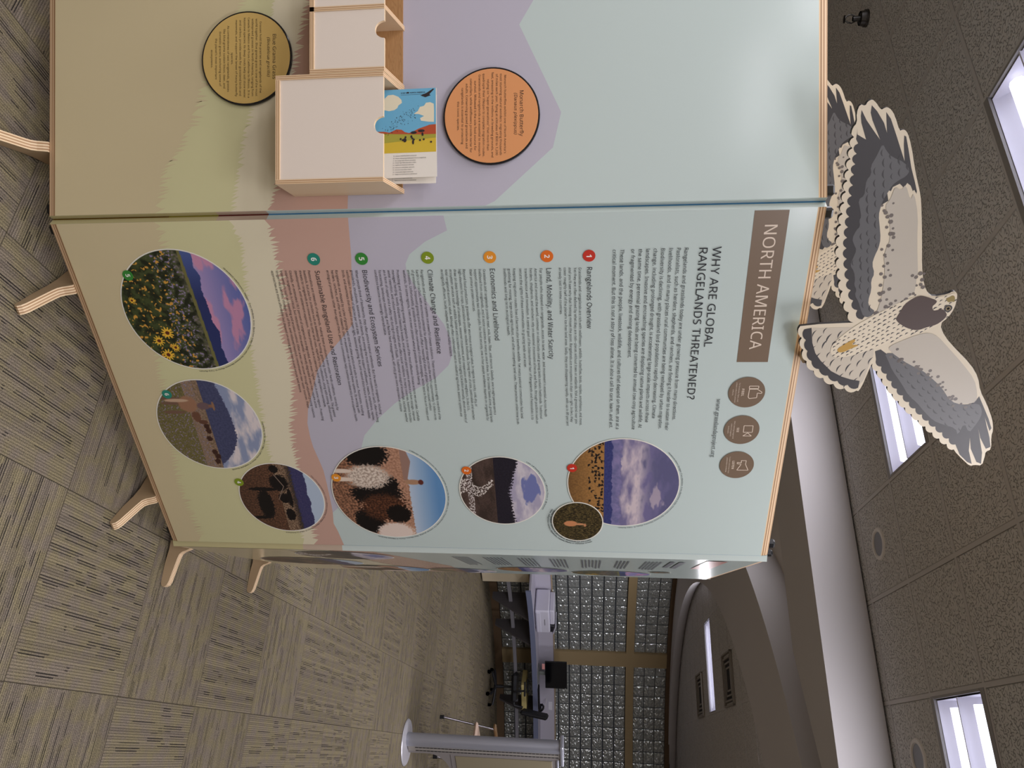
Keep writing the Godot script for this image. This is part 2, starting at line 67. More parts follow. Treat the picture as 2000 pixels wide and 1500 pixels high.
const HAWK_LW_BLACK := [[-0.205, 2.3324], [-0.1952, 2.3493], [-0.1916, 2.3561], [-0.2336, 2.3369], [-0.2504, 2.3325], [-0.2654, 2.3317], [-0.2399, 2.3484], [-0.2052, 2.3777], [-0.1894, 2.3915], [-0.2394, 2.3628], [-0.258, 2.355], [-0.2761, 2.3542], [-0.2607, 2.3703], [-0.2317, 2.3925], [-0.206, 2.4049], [-0.2349, 2.3978], [-0.2583, 2.3925], [-0.2412, 2.4072], [-0.2001, 2.4288], [-0.1334, 2.4629], [-0.1755, 2.4523], [-0.1988, 2.4484], [-0.1959, 2.4537], [-0.1612, 2.4671], [-0.1152, 2.4837], [-0.079, 2.5001], [-0.0533, 2.5109], [-0.0459, 2.5118], [-0.0571, 2.5031], [-0.0535, 2.5005], [-0.0683, 2.4921], [-0.0758, 2.4819], [-0.0633, 2.476], [-0.0745, 2.4633], [-0.0659, 2.4478], [-0.055, 2.4448], [-0.0589, 2.4337], [-0.0291, 2.4435], [-0.0183, 2.4286], [0.0094, 2.4049], [0.0381, 2.4023], [0.0762, 2.4094], [0.1121, 2.4189], [0.1515, 2.4208], [0.1887, 2.4305], [0.2297, 2.4326], [0.2683, 2.4397], [0.3043, 2.4521], [0.3241, 2.4415], [0.322, 2.4318], [0.3175, 2.4256], [0.3114, 2.4217], [0.3038, 2.4201], [0.2938, 2.4221], [0.2909, 2.4125], [0.2859, 2.4066], [0.2797, 2.4032], [0.2723, 2.4024], [0.2629, 2.4052], [0.2583, 2.3959], [0.2525, 2.3907], [0.246, 2.3882], [0.2388, 2.3884], [0.2305, 2.3927], [0.2255, 2.3836], [0.2196, 2.3787], [0.2131, 2.3765], [0.2061, 2.3771], [0.1984, 2.3819], [0.1928, 2.373], [0.1867, 2.3684], [0.1803, 2.3666], [0.1736, 2.3676], [0.1663, 2.3728], [0.1605, 2.3642], [0.1543, 2.3598], [0.148, 2.3582], [0.1415, 2.3595], [0.1347, 2.365], [0.1285, 2.3567], [0.1223, 2.3526], [0.116, 2.3513], [0.1097, 2.3529], [0.1034, 2.3588], [0.0967, 2.3509], [0.0903, 2.3473], [0.0841, 2.3466], [0.0782, 2.3487], [0.0727, 2.3551], [0.0659, 2.3474], [0.0595, 2.344], [0.0534, 2.3434], [0.0478, 2.3457], [0.0426, 2.3522], [0.0356, 2.3447], [0.0292, 2.3415], [0.0233, 2.3411], [0.0178, 2.3435], [0.0129, 2.3502], [0.006, 2.3428], [-0.0002, 2.3396], [-0.0061, 2.3392], [-0.0115, 2.3417], [-0.0163, 2.3483], [-0.0231, 2.3409], [-0.0293, 2.3378], [-0.035, 2.3375], [-0.0403, 2.34], [-0.045, 2.3466], [-0.0517, 2.3393], [-0.0578, 2.3361], [-0.0634, 2.3357], [-0.0687, 2.3381], [-0.0733, 2.3446], [-0.0798, 2.3373], [-0.0858, 2.3341], [-0.0914, 2.3336], [-0.0966, 2.3359], [-0.1013, 2.3423], [-0.1079, 2.3351], [-0.1138, 2.3321], [-0.1193, 2.3317], [-0.1244, 2.3341], [-0.1288, 2.3406], [-0.1354, 2.3335], [-0.1413, 2.3306], [-0.1467, 2.3304], [-0.1516, 2.3329], [-0.1559, 2.3394], [-0.1623, 2.3324], [-0.1681, 2.3295], [-0.1735, 2.3292], [-0.1783, 2.3317], [-0.1825, 2.3382], [-0.1931, 2.3312], [-0.211, 2.3305], [-0.2212, 2.3286]]
const HAWK_LW_GREY := [[-0.1806, 2.3993], [-0.1594, 2.4136], [-0.1445, 2.4305], [-0.1303, 2.464], [-0.1086, 2.4813], [-0.094, 2.4755], [-0.0837, 2.4584], [-0.0705, 2.4443], [-0.0515, 2.4377], [-0.0323, 2.4298], [-0.0127, 2.4271], [0.0099, 2.4262], [0.0417, 2.4351], [0.0769, 2.4446], [0.1036, 2.4444], [0.1275, 2.4382], [0.1518, 2.436], [0.1797, 2.4482], [0.2014, 2.4426], [0.2299, 2.4494], [0.2651, 2.4462], [0.2847, 2.4541], [0.2979, 2.4737], [0.3176, 2.4603], [0.3141, 2.4425], [0.2877, 2.4291], [0.2681, 2.4213], [0.2453, 2.4059], [0.2294, 2.4086], [0.2134, 2.3987], [0.1977, 2.3987], [0.1726, 2.3914], [0.1539, 2.377], [0.1326, 2.3815], [0.1085, 2.3868], [0.0934, 2.3773], [0.0754, 2.3687], [0.052, 2.3753], [0.0406, 2.384], [0.0231, 2.3781], [0.0146, 2.3819], [-0.0055, 2.3756], [-0.0339, 2.3651], [-0.0447, 2.3789], [-0.0668, 2.3774], [-0.0859, 2.3765], [-0.1019, 2.3864], [-0.1222, 2.38], [-0.1483, 2.3903], [-0.16, 2.3932]]
const HAWK_LW_LIGHT := [[-0.0484, 2.4501], [-0.0675, 2.4527], [-0.0561, 2.4706], [-0.0737, 2.4785], [-0.0278, 2.5], [-0.0525, 2.5037], [0.0122, 2.5282], [0.0847, 2.5415], [0.2032, 2.5702], [0.1752, 2.5613], [0.2314, 2.5695], [0.2504, 2.5625], [0.2598, 2.5449], [0.2789, 2.5237], [0.2917, 2.5008], [0.3045, 2.4721], [0.3013, 2.4772], [0.2623, 2.4809], [0.2113, 2.4793], [0.1615, 2.4722], [0.1309, 2.4634], [0.1069, 2.4641], [0.0833, 2.4701], [0.0422, 2.4619], [0.0134, 2.4534], [-0.0153, 2.4371], [-0.0318, 2.4469]]
const HAWK_BODY := [[0.4262, 2.3673], [0.4039, 2.3718], [0.3725, 2.396], [0.3417, 2.4278], [0.3115, 2.4696], [0.2878, 2.5066], [0.2645, 2.543], [0.2502, 2.5809], [0.2566, 2.623], [0.2483, 2.6616], [0.2398, 2.6797], [0.2544, 2.6873], [0.2896, 2.6867], [0.3193, 2.676], [0.3434, 2.6584], [0.3645, 2.6217], [0.3736, 2.587], [0.389, 2.5534], [0.4108, 2.5099], [0.4297, 2.4707], [0.4457, 2.4303], [0.4521, 2.3906], [0.4423, 2.3743]]
const HAWK_HEAD := [[0.3215, 2.5338], [0.2986, 2.5418], [0.2759, 2.5483], [0.26, 2.5645], [0.2521, 2.5768], [0.2491, 2.59], [0.2541, 2.6078], [0.264, 2.635], [0.2736, 2.6344], [0.2831, 2.6255], [0.2962, 2.6313], [0.2962, 2.6397], [0.2899, 2.6549], [0.3063, 2.6714], [0.3161, 2.6723], [0.3292, 2.6642], [0.3423, 2.6503], [0.3488, 2.6291], [0.3594, 2.6059], [0.3586, 2.5915], [0.3517, 2.57], [0.3416, 2.5536], [0.3315, 2.5402]]
const HAWK_BEAK := [[0.2594, 2.6561], [0.2547, 2.666], [0.2485, 2.6728], [0.2533, 2.6808], [0.2709, 2.6837], [0.2676, 2.6746], [0.2723, 2.6674]]
const HAWK_EYE := [0.2901, 2.6708, 0.011]
const HAWK_FOOT := [[0.423, 2.3858], [0.4072, 2.402], [0.3865, 2.4306], [0.3947, 2.4347], [0.4073, 2.4235], [0.4074, 2.4504], [0.42, 2.4258], [0.4327, 2.4064], [0.4327, 2.3928]]
const HAWK_RW_BLACK := [[0.4298, 2.4976], [0.4235, 2.5124], [0.4427, 2.5377], [0.4751, 2.5765], [0.5277, 2.6418], [0.5677, 2.7052], [0.6151, 2.7601], [0.6252, 2.7954], [0.6079, 2.8238], [0.5875, 2.8321], [0.6283, 2.8562], [0.6698, 2.8808], [0.705, 2.8984], [0.7157, 2.8957], [0.6629, 2.868], [0.698, 2.8827], [0.7408, 2.9023], [0.777, 2.9147], [0.7845, 2.9026], [0.7411, 2.8745], [0.7053, 2.8597], [0.7556, 2.8783], [0.7994, 2.8953], [0.8442, 2.904], [0.8369, 2.8879], [0.7852, 2.8577], [0.7414, 2.8439], [0.7926, 2.8539], [0.8447, 2.8756], [0.8374, 2.8595], [0.8078, 2.8293], [0.7687, 2.8075], [0.7696, 2.7998], [0.7672, 2.7936], [0.7625, 2.7885], [0.7556, 2.7845], [0.7453, 2.782], [0.7463, 2.7743], [0.7439, 2.7681], [0.7393, 2.7631], [0.7324, 2.759], [0.7223, 2.7566], [0.7234, 2.749], [0.7212, 2.7429], [0.7168, 2.7378], [0.7101, 2.7337], [0.7, 2.7311], [0.7012, 2.7235], [0.699, 2.7174], [0.6945, 2.7124], [0.6879, 2.7083], [0.6779, 2.7058], [0.6787, 2.6981], [0.6763, 2.6921], [0.6718, 2.6871], [0.6651, 2.6833], [0.6552, 2.6811], [0.656, 2.6734], [0.6535, 2.6674], [0.649, 2.6625], [0.6423, 2.6587], [0.6325, 2.6566], [0.6329, 2.6489], [0.6302, 2.6429], [0.6255, 2.6382], [0.6188, 2.6346], [0.6091, 2.6329], [0.6092, 2.6251], [0.6063, 2.6192], [0.6016, 2.6146], [0.5948, 2.6112], [0.5852, 2.6097], [0.5852, 2.602], [0.5824, 2.5961], [0.5776, 2.5915], [0.5709, 2.5882], [0.5614, 2.5869], [0.56, 2.5789], [0.5562, 2.5733], [0.5509, 2.5693], [0.544, 2.5668], [0.5348, 2.5667], [0.5334, 2.5588], [0.5296, 2.5533], [0.5243, 2.5493], [0.5175, 2.5469], [0.5084, 2.5468], [0.5073, 2.5389], [0.5037, 2.5334], [0.4986, 2.5293], [0.4919, 2.5268], [0.4829, 2.5265], [0.482, 2.5188], [0.4786, 2.5132], [0.4737, 2.5091], [0.4671, 2.5064], [0.4581, 2.506]]
const HAWK_RW_GREY := [[0.4363, 2.5257], [0.4364, 2.5578], [0.4687, 2.6074], [0.5078, 2.6698], [0.5676, 2.7269], [0.615, 2.771], [0.6183, 2.8046], [0.6113, 2.8355], [0.6352, 2.8526], [0.663, 2.8571], [0.6983, 2.8468], [0.7235, 2.8365], [0.6845, 2.8129], [0.7346, 2.8057], [0.706, 2.7931], [0.6921, 2.7508], [0.6782, 2.7196], [0.6433, 2.6839], [0.6088, 2.6541], [0.5883, 2.6276], [0.5411, 2.5957], [0.4947, 2.5589], [0.4621, 2.5415]]
const HAWK_RW_LIGHT := [[0.414, 2.5319], [0.3922, 2.5699], [0.3737, 2.608], [0.3677, 2.638], [0.3802, 2.6644], [0.4179, 2.702], [0.4753, 2.7582], [0.5275, 2.8032], [0.574, 2.8232], [0.6079, 2.8292], [0.6149, 2.8037], [0.615, 2.771], [0.5947, 2.7442], [0.5609, 2.7199], [0.5276, 2.6851], [0.4947, 2.6454], [0.4751, 2.6034], [0.4492, 2.5658], [0.43, 2.5404]]
const HAWK_TAIL_LIGHT := [[0.35, 2.296], [0.3503, 2.3389], [0.3488, 2.392], [0.3479, 2.4343], [0.3792, 2.4719], [0.4298, 2.4976], [0.475, 2.49], [0.5481, 2.4816], [0.5481, 2.4484], [0.5414, 2.4195], [0.5213, 2.3828], [0.4947, 2.3564], [0.4683, 2.3357], [0.4422, 2.318], [0.4036, 2.3067]]
const HAWK_TAIL_BLACK := [[0.5575, 2.4723], [0.5616, 2.4654], [0.562, 2.4587], [0.5599, 2.4521], [0.5554, 2.4455], [0.5472, 2.4392], [0.5504, 2.4319], [0.55, 2.425], [0.5472, 2.4185], [0.5421, 2.4124], [0.5334, 2.4067], [0.535, 2.3987], [0.5333, 2.3918], [0.5294, 2.3855], [0.5233, 2.3799], [0.5139, 2.3754], [0.5145, 2.3672], [0.512, 2.3603], [0.5074, 2.3544], [0.5008, 2.3493], [0.4912, 2.3456], [0.4898, 2.3372], [0.4859, 2.3308], [0.4803, 2.3256], [0.473, 2.3217], [0.4633, 2.3197], [0.4585, 2.3118], [0.4524, 2.3066], [0.4453, 2.3032], [0.4374, 2.3016], [0.4282, 2.3027], [0.4217, 2.2957], [0.4146, 2.2916], [0.4072, 2.2896], [0.3995, 2.2895], [0.3913, 2.2924], [0.3848, 2.2855], [0.3778, 2.2815], [0.3705, 2.2796], [0.3629, 2.2796], [0.3548, 2.2826], [0.3501, 2.3024], [0.4004, 2.3122], [0.4357, 2.3263], [0.4618, 2.3457], [0.498, 2.3818], [0.5179, 2.4166], [0.5279, 2.4448], [0.5333, 2.4723]]

# ---------------------------------------------------------------- helpers
class MB:
	var v := PackedVector3Array()
	var n := PackedVector3Array()
	var u := PackedVector2Array()
	var c := PackedColorArray()
	var col := Color.WHITE
	func tri(a: Vector3, b: Vector3, d: Vector3, na := Vector3.ZERO, nb := Vector3.ZERO, nd := Vector3.ZERO, ua := Vector2.ZERO, ub := Vector2.ZERO, ud := Vector2.ZERO) -> void:
		# corners run counter-clockwise seen from outside; stored clockwise
		var f := (b - a).cross(d - a).normalized()
		v.append_array(PackedVector3Array([a, d, b]))
		n.append_array(PackedVector3Array([f if na == Vector3.ZERO else na, f if nd == Vector3.ZERO else nd, f if nb == Vector3.ZERO else nb]))
		u.append_array(PackedVector2Array([ua, ud, ub]))
		c.append_array(PackedColorArray([col, col, col]))
	func quad(a: Vector3, b: Vector3, d: Vector3, e: Vector3) -> void:
		tri(a, b, d, Vector3.ZERO, Vector3.ZERO, Vector3.ZERO, Vector2(0, 1), Vector2(1, 1), Vector2(1, 0))
		tri(a, d, e, Vector3.ZERO, Vector3.ZERO, Vector3.ZERO, Vector2(0, 1), Vector2(1, 0), Vector2(0, 0))
	func smooth_quad(a: Vector3, b: Vector3, d: Vector3, e: Vector3, na: Vector3, nb: Vector3, nd: Vector3, ne: Vector3) -> void:
		tri(a, b, d, na, nb, nd); tri(a, d, e, na, nd, ne)
	func box(lo: Vector3, hi: Vector3, t := Transform3D.IDENTITY) -> void:
		var p := []
		for i in 8:
			p.append(t * Vector3(hi.x if i & 1 else lo.x, hi.y if i & 2 else lo.y, hi.z if i & 4 else lo.z))
		quad(p[4], p[5], p[7], p[6]); quad(p[1], p[0], p[2], p[3]); quad(p[5], p[1], p[3], p[7])
		quad(p[0], p[4], p[6], p[2]); quad(p[6], p[7], p[3], p[2]); quad(p[0], p[1], p[5], p[4])
	func rbox(lo: Vector3, hi: Vector3, r: float, t := Transform3D.IDENTITY) -> void:
		# a box with its edges chamfered
		var m := (lo + hi) / 2; var h := (hi - lo) / 2
		r = minf(r, minf(h.x, minf(h.y, h.z)) * 0.9)
		for ax in 3:
			for sg in [-1.0, 1.0]:
				var a := Vector3.ZERO; a[ax] = sg
				var e1 := Vector3.ZERO; e1[(ax + 1) % 3] = 1.0
				var e2 := a.cross(e1)
				var h1: float = h[(ax + 1) % 3] - r; var h2: float = h[(ax + 2) % 3] - r
				var c0: Vector3 = m + a * h[ax]
				quad(t * (c0 - e1 * h1 - e2 * h2), t * (c0 + e1 * h1 - e2 * h2), t * (c0 + e1 * h1 + e2 * h2), t * (c0 - e1 * h1 + e2 * h2))
		for ax in 3:
			var b := (ax + 1) % 3; var d := (ax + 2) % 3
			for s1 in [-1.0, 1.0]:
				for s2 in [-1.0, 1.0]:
					var p: Vector3 = m; p[b] += s1 * h[b]; p[d] += s2 * (h[d] - r)
					var q: Vector3 = m; q[b] += s1 * (h[b] - r); q[d] += s2 * h[d]
					var l := Vector3.ZERO; l[ax] = h[ax] - r
					_side(t, p, q, l, m)
		for sx in [-1.0, 1.0]:
			for sy in [-1.0, 1.0]:
				for sz in [-1.0, 1.0]:
					var k := m + Vector3(sx * h.x, sy * h.y, sz * h.z)
					var a := k - Vector3(0, sy, sz) * r; var b := k - Vector3(sx, 0, sz) * r; var d := k - Vector3(sx, sy, 0) * r
					if sx * sy * sz > 0: tri(t * a, t * b, t * d)
					else: tri(t * a, t * d, t * b)
	func _side(t: Transform3D, p: Vector3, q: Vector3, l: Vector3, m: Vector3) -> void:
		var f := (q - p).cross(l)
		if f.dot((p + q) / 2 - m) > 0: quad(t * (p - l), t * (q - l), t * (q + l), t * (p + l))
		else: quad(t * (p + l), t * (q + l), t * (q - l), t * (p - l))
	func tube(pts: Array, r: float, k := 10, caps := true) -> void:
		var rings := []
		var up := Vector3(0.31, 0.83, 0.46).normalized()
		for i in pts.size():
			var d: Vector3 = ((pts[mini(i + 1, pts.size() - 1)] as Vector3) - (pts[maxi(i - 1, 0)] as Vector3)).normalized()
			var x := up.cross(d).normalized(); var y := d.cross(x)
			up = y
			var ring := []
			for j in k:
				var a := TAU * j / k
				ring.append([pts[i] + (x * cos(a) + y * sin(a)) * r, x * cos(a) + y * sin(a)])
			rings.append(ring)
		for i in pts.size() - 1:
			for j in k:
				var p: Array = rings[i][j]; var q: Array = rings[i][(j + 1) % k]; var s: Array = rings[i + 1][(j + 1) % k]; var w: Array = rings[i + 1][j]
				smooth_quad(p[0], q[0], s[0], w[0], p[1], q[1], s[1], w[1])
		if caps:
			for j in range(1, k - 1):
				tri(rings[0][0][0], rings[0][j + 1][0], rings[0][j][0])
				var e: Array = rings[-1]
				tri(e[0][0], e[j][0], e[j + 1][0])
	func lathe(prof: Array, k := 24, t := Transform3D.IDENTITY, a0 := 0.0, a1 := TAU) -> void:
		# prof: [radius, height] from bottom to top, outside to the right
		for i in prof.size() - 1:
			var dr: float = prof[i + 1][0] - prof[i][0]; var dy: float = prof[i + 1][1] - prof[i][1]
			var nn := Vector2(dy, -dr).normalized()
			for j in k:
				var a := lerpf(a0, a1, float(j) / k); var b := lerpf(a0, a1, float(j + 1) / k)
				var ca := Vector3(cos(a), 0, sin(a)); var cb := Vector3(cos(b), 0, sin(b))
				var p: Vector3 = t * (ca * prof[i][0] + Vector3.UP * prof[i][1]); var q: Vector3 = t * (cb * prof[i][0] + Vector3.UP * prof[i][1])
				var s: Vector3 = t * (cb * prof[i + 1][0] + Vector3.UP * prof[i + 1][1]); var w: Vector3 = t * (ca * prof[i + 1][0] + Vector3.UP * prof[i + 1][1])
				var na: Vector3 = t.basis * (ca * nn.x + Vector3.UP * nn.y); var nb: Vector3 = t.basis * (cb * nn.x + Vector3.UP * nn.y)
				if prof[i][0] > 1e-5: tri(q, p, s, nb, na, nb)
				if prof[i + 1][0] > 1e-5: tri(p, w, s, na, na, nb)
	func prism(poly: PackedVector2Array, z0: float, z1: float, t := Transform3D.IDENTITY, front := true, sides := true, back := true) -> void:
		# an outline in x, y pulled from z0 to z1 (z1 is the front)
		var p := poly
		if Geometry2D.is_polygon_clockwise(p): p.reverse()
		var ix := Geometry2D.triangulate_polygon(p)
		for i in range(0, ix.size(), 3):
			var a := p[ix[i]]; var b := p[ix[i + 1]]; var d := p[ix[i + 2]]
			if (b - a).cross(d - a) < 0: var sw := b; b = d; d = sw
			if front: tri(t * Vector3(a.x, a.y, z1), t * Vector3(b.x, b.y, z1), t * Vector3(d.x, d.y, z1), Vector3.ZERO, Vector3.ZERO, Vector3.ZERO, a, b, d)
			if back: tri(t * Vector3(a.x, a.y, z0), t * Vector3(d.x, d.y, z0), t * Vector3(b.x, b.y, z0), Vector3.ZERO, Vector3.ZERO, Vector3.ZERO, a, d, b)
		if sides:
			for i in p.size():
				var a := p[i]; var b := p[(i + 1) % p.size()]
				quad(t * Vector3(a.x, a.y, z0), t * Vector3(b.x, b.y, z0), t * Vector3(b.x, b.y, z1), t * Vector3(a.x, a.y, z1))
	func into(mesh: ArrayMesh, m: Material) -> ArrayMesh:
		if v.is_empty(): return mesh
		var a := []; a.resize(Mesh.ARRAY_MAX)
		a[Mesh.ARRAY_VERTEX] = v; a[Mesh.ARRAY_NORMAL] = n; a[Mesh.ARRAY_TEX_UV] = u; a[Mesh.ARRAY_COLOR] = c
		mesh.add_surface_from_arrays(Mesh.PRIMITIVE_TRIANGLES, a)
		mesh.surface_set_material(mesh.get_surface_count() - 1, m)
		return mesh

func numbered(called: String) -> String:
	taken[called] = taken.get(called, -1) + 1
	return called if taken[called] == 0 else "%s_%03d" % [called, taken[called]]

func put(called: String, mesh: Mesh, parent: Node = null) -> MeshInstance3D:
	var o := MeshInstance3D.new()
	o.mesh = mesh
	o.name = called if parent else numbered(called)
	(parent if parent else self).add_child(o, true)
	return o

func one(called: String, mb: MB, m: Material, parent: Node = null) -> MeshInstance3D:
	return put(called, mb.into(ArrayMesh.new(), m), parent)

func thing(called: String, label: String, category: String, at := Transform3D.IDENTITY, group := "") -> Node3D:
	var o := Node3D.new(); o.name = numbered(called); add_child(o); o.transform = at
	return tag(o, label, category, group)

func tag(o: Node3D, label: String, category := "", group := "", kind := "") -> Node3D:
	if label: o.set_meta("label", label)
	if category: o.set_meta("category", category)
	if group: o.set_meta("group", group)
	if kind: o.set_meta("kind", kind)
	return o

func structure(called: String, mb: MB, m: Material, label := "") -> MeshInstance3D:
	var o := one(called, mb, m)
	tag(o, label, "", "", "structure")
	return o

func mat(called: String, col: Color, rough := 0.7, metal := 0.0, spec := 0.5) -> StandardMaterial3D:
	if mats.has(called): return mats[called]
	var m := StandardMaterial3D.new()
	m.resource_name = called; m.albedo_color = col; m.roughness = rough; m.metallic = metal; m.metallic_specular = spec
	mats[called] = m
	return m

func rgb(r: float, g: float, b: float) -> Color: return Color(r / 255.0, g / 255.0, b / 255.0)

func glow(called: String, col: Color, e: float) -> StandardMaterial3D:
	var m := mat(called, Color(0.9, 0.9, 0.9), 0.5)
	m.emission_enabled = true; m.emission = col; m.emission_energy_multiplier = e
	return m

func vcol(called: String, rough := 0.7) -> StandardMaterial3D:
	var m := mat(called, Color.WHITE, rough); m.vertex_color_use_as_albedo = true
	return m

func pv(l: Array) -> PackedVector2Array:
	var p := PackedVector2Array()
	for q in l: p.append(Vector2(q[0], q[1]))
	return p

func sheet(called: String, l: PackedVector2Array, z: float, m: Material, parent: Node) -> MeshInstance3D:
	var b := MB.new()
	for p in mended(l): b.prism(p, z, z, Transform3D.IDENTITY, true, false, false)
	return one(called, b, m, parent)

func mended(l: PackedVector2Array) -> Array:
	# an outline that crosses itself is taken apart into plain ones
	if not Geometry2D.triangulate_polygon(l).is_empty(): return [l]
	var out := []
	for grow in [0.0004, 0.001, 0.002]:
		out = []
		for p in Geometry2D.offset_polygon(l, grow):
			if not Geometry2D.is_polygon_clockwise(p) and not Geometry2D.triangulate_polygon(p).is_empty(): out.append(p)
		if out: return out
	print("cannot fill an outline of ", l.size())
	return out

func circle(cx: float, cy: float, r: float, k := 56) -> PackedVector2Array:
	var p := PackedVector2Array()
	for i in k: p.append(Vector2(cx + cos(TAU * i / k) * r, cy + sin(TAU * i / k) * r))
	return p

# lettering: every line is [text, x, baseline y, width]; cap is the height of a capital
func glyphs(text: String, font: Font) -> Array:
	var key := text + str(font.get_instance_id())
	if text_bits.has(key): return text_bits[key]
	var tm := TextMesh.new()
	tm.font = font; tm.font_size = 32; tm.pixel_size = 0.01; tm.depth = 0.0; tm.curve_step = 4.0; tm.text = text
	tm.horizontal_alignment = HORIZONTAL_ALIGNMENT_LEFT
	var a := tm.get_mesh_arrays()
	var res := [a[Mesh.ARRAY_VERTEX], a[Mesh.ARRAY_INDEX] if a[Mesh.ARRAY_INDEX] else PackedInt32Array(), tm.get_aabb()]
	text_bits[key] = res
	return res

func letters(b: MB, lines: Array, cap: float, z: float, font: Font, slant := 0.0) -> void:
	var ref: AABB = glyphs("H", font)[2]
	var sy := cap / ref.size.y
	for l in lines:
		var g := glyphs(l[0], font)
		var box: AABB = g[2]
		var sx := sy
		if l.size() > 3 and l[3] > 0.0: sx = l[3] / box.size.x
		var vs: PackedVector3Array = g[0]; var ix: PackedInt32Array = g[1]
		var count := ix.size() if ix.size() else vs.size()
		for i in range(0, count, 3):
			var q := []
			for k in 3:
				var p := vs[ix[i + k] if ix.size() else i + k]
				var yy := (p.y - ref.position.y) * sy
				q.append(Vector3(l[1] + (p.x - box.position.x) * sx + yy * slant, l[2] + yy, z))
			var f: Vector3 = (q[1] - q[0]).cross(q[2] - q[0])
			if f.z > 0: b.tri(q[0], q[1], q[2])
			else: b.tri(q[0], q[2], q[1])

func arc_letters(b: MB, text: String, c: Vector2, r: float, a0: float, a1: float, cap: float, z: float, font: Font) -> void:
	# letters set one by one round a circle; a0, a1 in degrees; clockwise on the outside, or counter-clockwise below when a1 > a0
	var ref: AABB = glyphs("H", font)[2]
	var sy := cap / ref.size.y
	var ccw := a1 > a0
	var adv := []
	var total := 0.0
	for i in text.length():
		var wd: float = 0.09 if text[i] == " " else (glyphs(text[i], font)[2] as AABB).size.x + 0.02
		adv.append(wd); total += wd
	var at := 0.0
	for i in text.length():
		if text[i] != " ":
			var g := glyphs(text[i], font)
			var box: AABB = g[2]
			var a := deg_to_rad(lerpf(a0, a1, (at + adv[i] / 2) / total))
			var out := Vector2(cos(a), sin(a))
			var right := Vector2(-out.y, out.x) if ccw else Vector2(out.y, -out.x)
			var up := -out if ccw else out
			var sx: float = deg_to_rad(absf(a1 - a0)) * r / total
			var vs: PackedVector3Array = g[0]; var ix: PackedInt32Array = g[1]
			var count := ix.size() if ix.size() else vs.size()
			for k in range(0, count, 3):
				var q := []
				for m in 3:
					var p := vs[ix[k + m] if ix.size() else k + m]
					var w := c + out * r + right * ((p.x - box.get_center().x) * sx) + up * ((p.y - ref.position.y) * sy)
					q.append(Vector3(w.x, w.y, z))
				var f: Vector3 = (q[1] - q[0]).cross(q[2] - q[0])
				if f.z > 0: b.tri(q[0], q[1], q[2])
				else: b.tri(q[0], q[2], q[1])
		at += adv[i]

func image_tex(w: int, hgt: int, bytes: PackedByteArray) -> ImageTexture:
	var im := Image.create_from_data(w, hgt, false, Image.FORMAT_RGB8, bytes)
	im.generate_mipmaps()
	return ImageTexture.create_from_image(im)

func noise(sd: int, f: float, oct := 3, kind := FastNoiseLite.TYPE_SIMPLEX_SMOOTH) -> FastNoiseLite:
	var n := FastNoiseLite.new(); n.seed = sd; n.frequency = f; n.noise_type = kind; n.fractal_octaves = oct
	return n

# ---------------------------------------------------------------- textures
func carpet_material(k: int) -> StandardMaterial3D:
	var w := 512
	var rng := RandomNumberGenerator.new(); rng.seed = 40 + k
	var bytes := PackedByteArray(); bytes.resize(w * w * 3)
	var hb := PackedByteArray(); hb.resize(w * w)
	var nz := noise(70 + k, 0.30, 2); var tone := noise(80 + k, 0.012, 2)
	var rows := 64
	var dash := []
	for r in rows: dash.append([])
	for q in rng.randi_range(40, 70):
		var r0 := rng.randi_range(1, rows - 4); var x0 := rng.randf_range(-0.05, 0.9); var ln := rng.randf_range(0.04, 0.36)
		for m in rng.randi_range(1, 2): dash[r0 + m].append([x0 + rng.randf_range(0, 0.02), x0 + ln * rng.randf_range(0.8, 1.0), rng.randf_range(0.45, 1.0)])
	var row_tone := []
	for r in rows: row_tone.append(rng.randf_range(-0.5, 0.5))
	for y in w:
		var r := y / 8
		var prof: float = [0.1, 0.45, 0.85, 1.0, 1.0, 0.95, 0.8, 0.4][y % 8]
		for x in w:
			var fx := float(x) / w
			var g := nz.get_noise_2d(x, y * 1.7)
			var tn := clampf(0.5 + tone.get_noise_2d(x, y) * 1.1 + row_tone[r] * 0.35, 0, 1)
			var c := Color(0.485, 0.443, 0.392).lerp(Color(0.50, 0.46, 0.362), tn)
			c = c * (0.74 + 0.28 * prof + 0.55 * g + row_tone[r] * 0.14)
			var dk := 0.0
			for d in dash[r]:
				if y % 8 < 3 and fx > d[0] and fx < d[1]: dk = maxf(dk, d[2])
			c = c.lerp(Color(0.085, 0.08, 0.085), dk * 0.92 * clampf(0.95 + g * 1.6, 0, 1))
			var i := (y * w + x) * 3
			bytes[i] = clampi(int(c.r * 255), 0, 255); bytes[i + 1] = clampi(int(c.g * 255), 0, 255); bytes[i + 2] = clampi(int(c.b * 255), 0, 255)
			hb[y * w + x] = clampi(int(130 * prof * (1.0 - 0.4 * dk) + 80 * g + 50), 0, 255)
	var m := mat("carpet %d" % k, Color.WHITE, 0.95, 0.0, 0.2)
	m.albedo_texture = image_tex(w, w, bytes)
	var hi := Image.create_from_data(w, w, false, Image.FORMAT_L8, hb)
	hi.convert(Image.FORMAT_RGBA8); hi.bump_map_to_normal_map(3.0); hi.generate_mipmaps()
	m.normal_enabled = true; m.normal_texture = ImageTexture.create_from_image(hi); m.normal_scale = 0.8
	return m

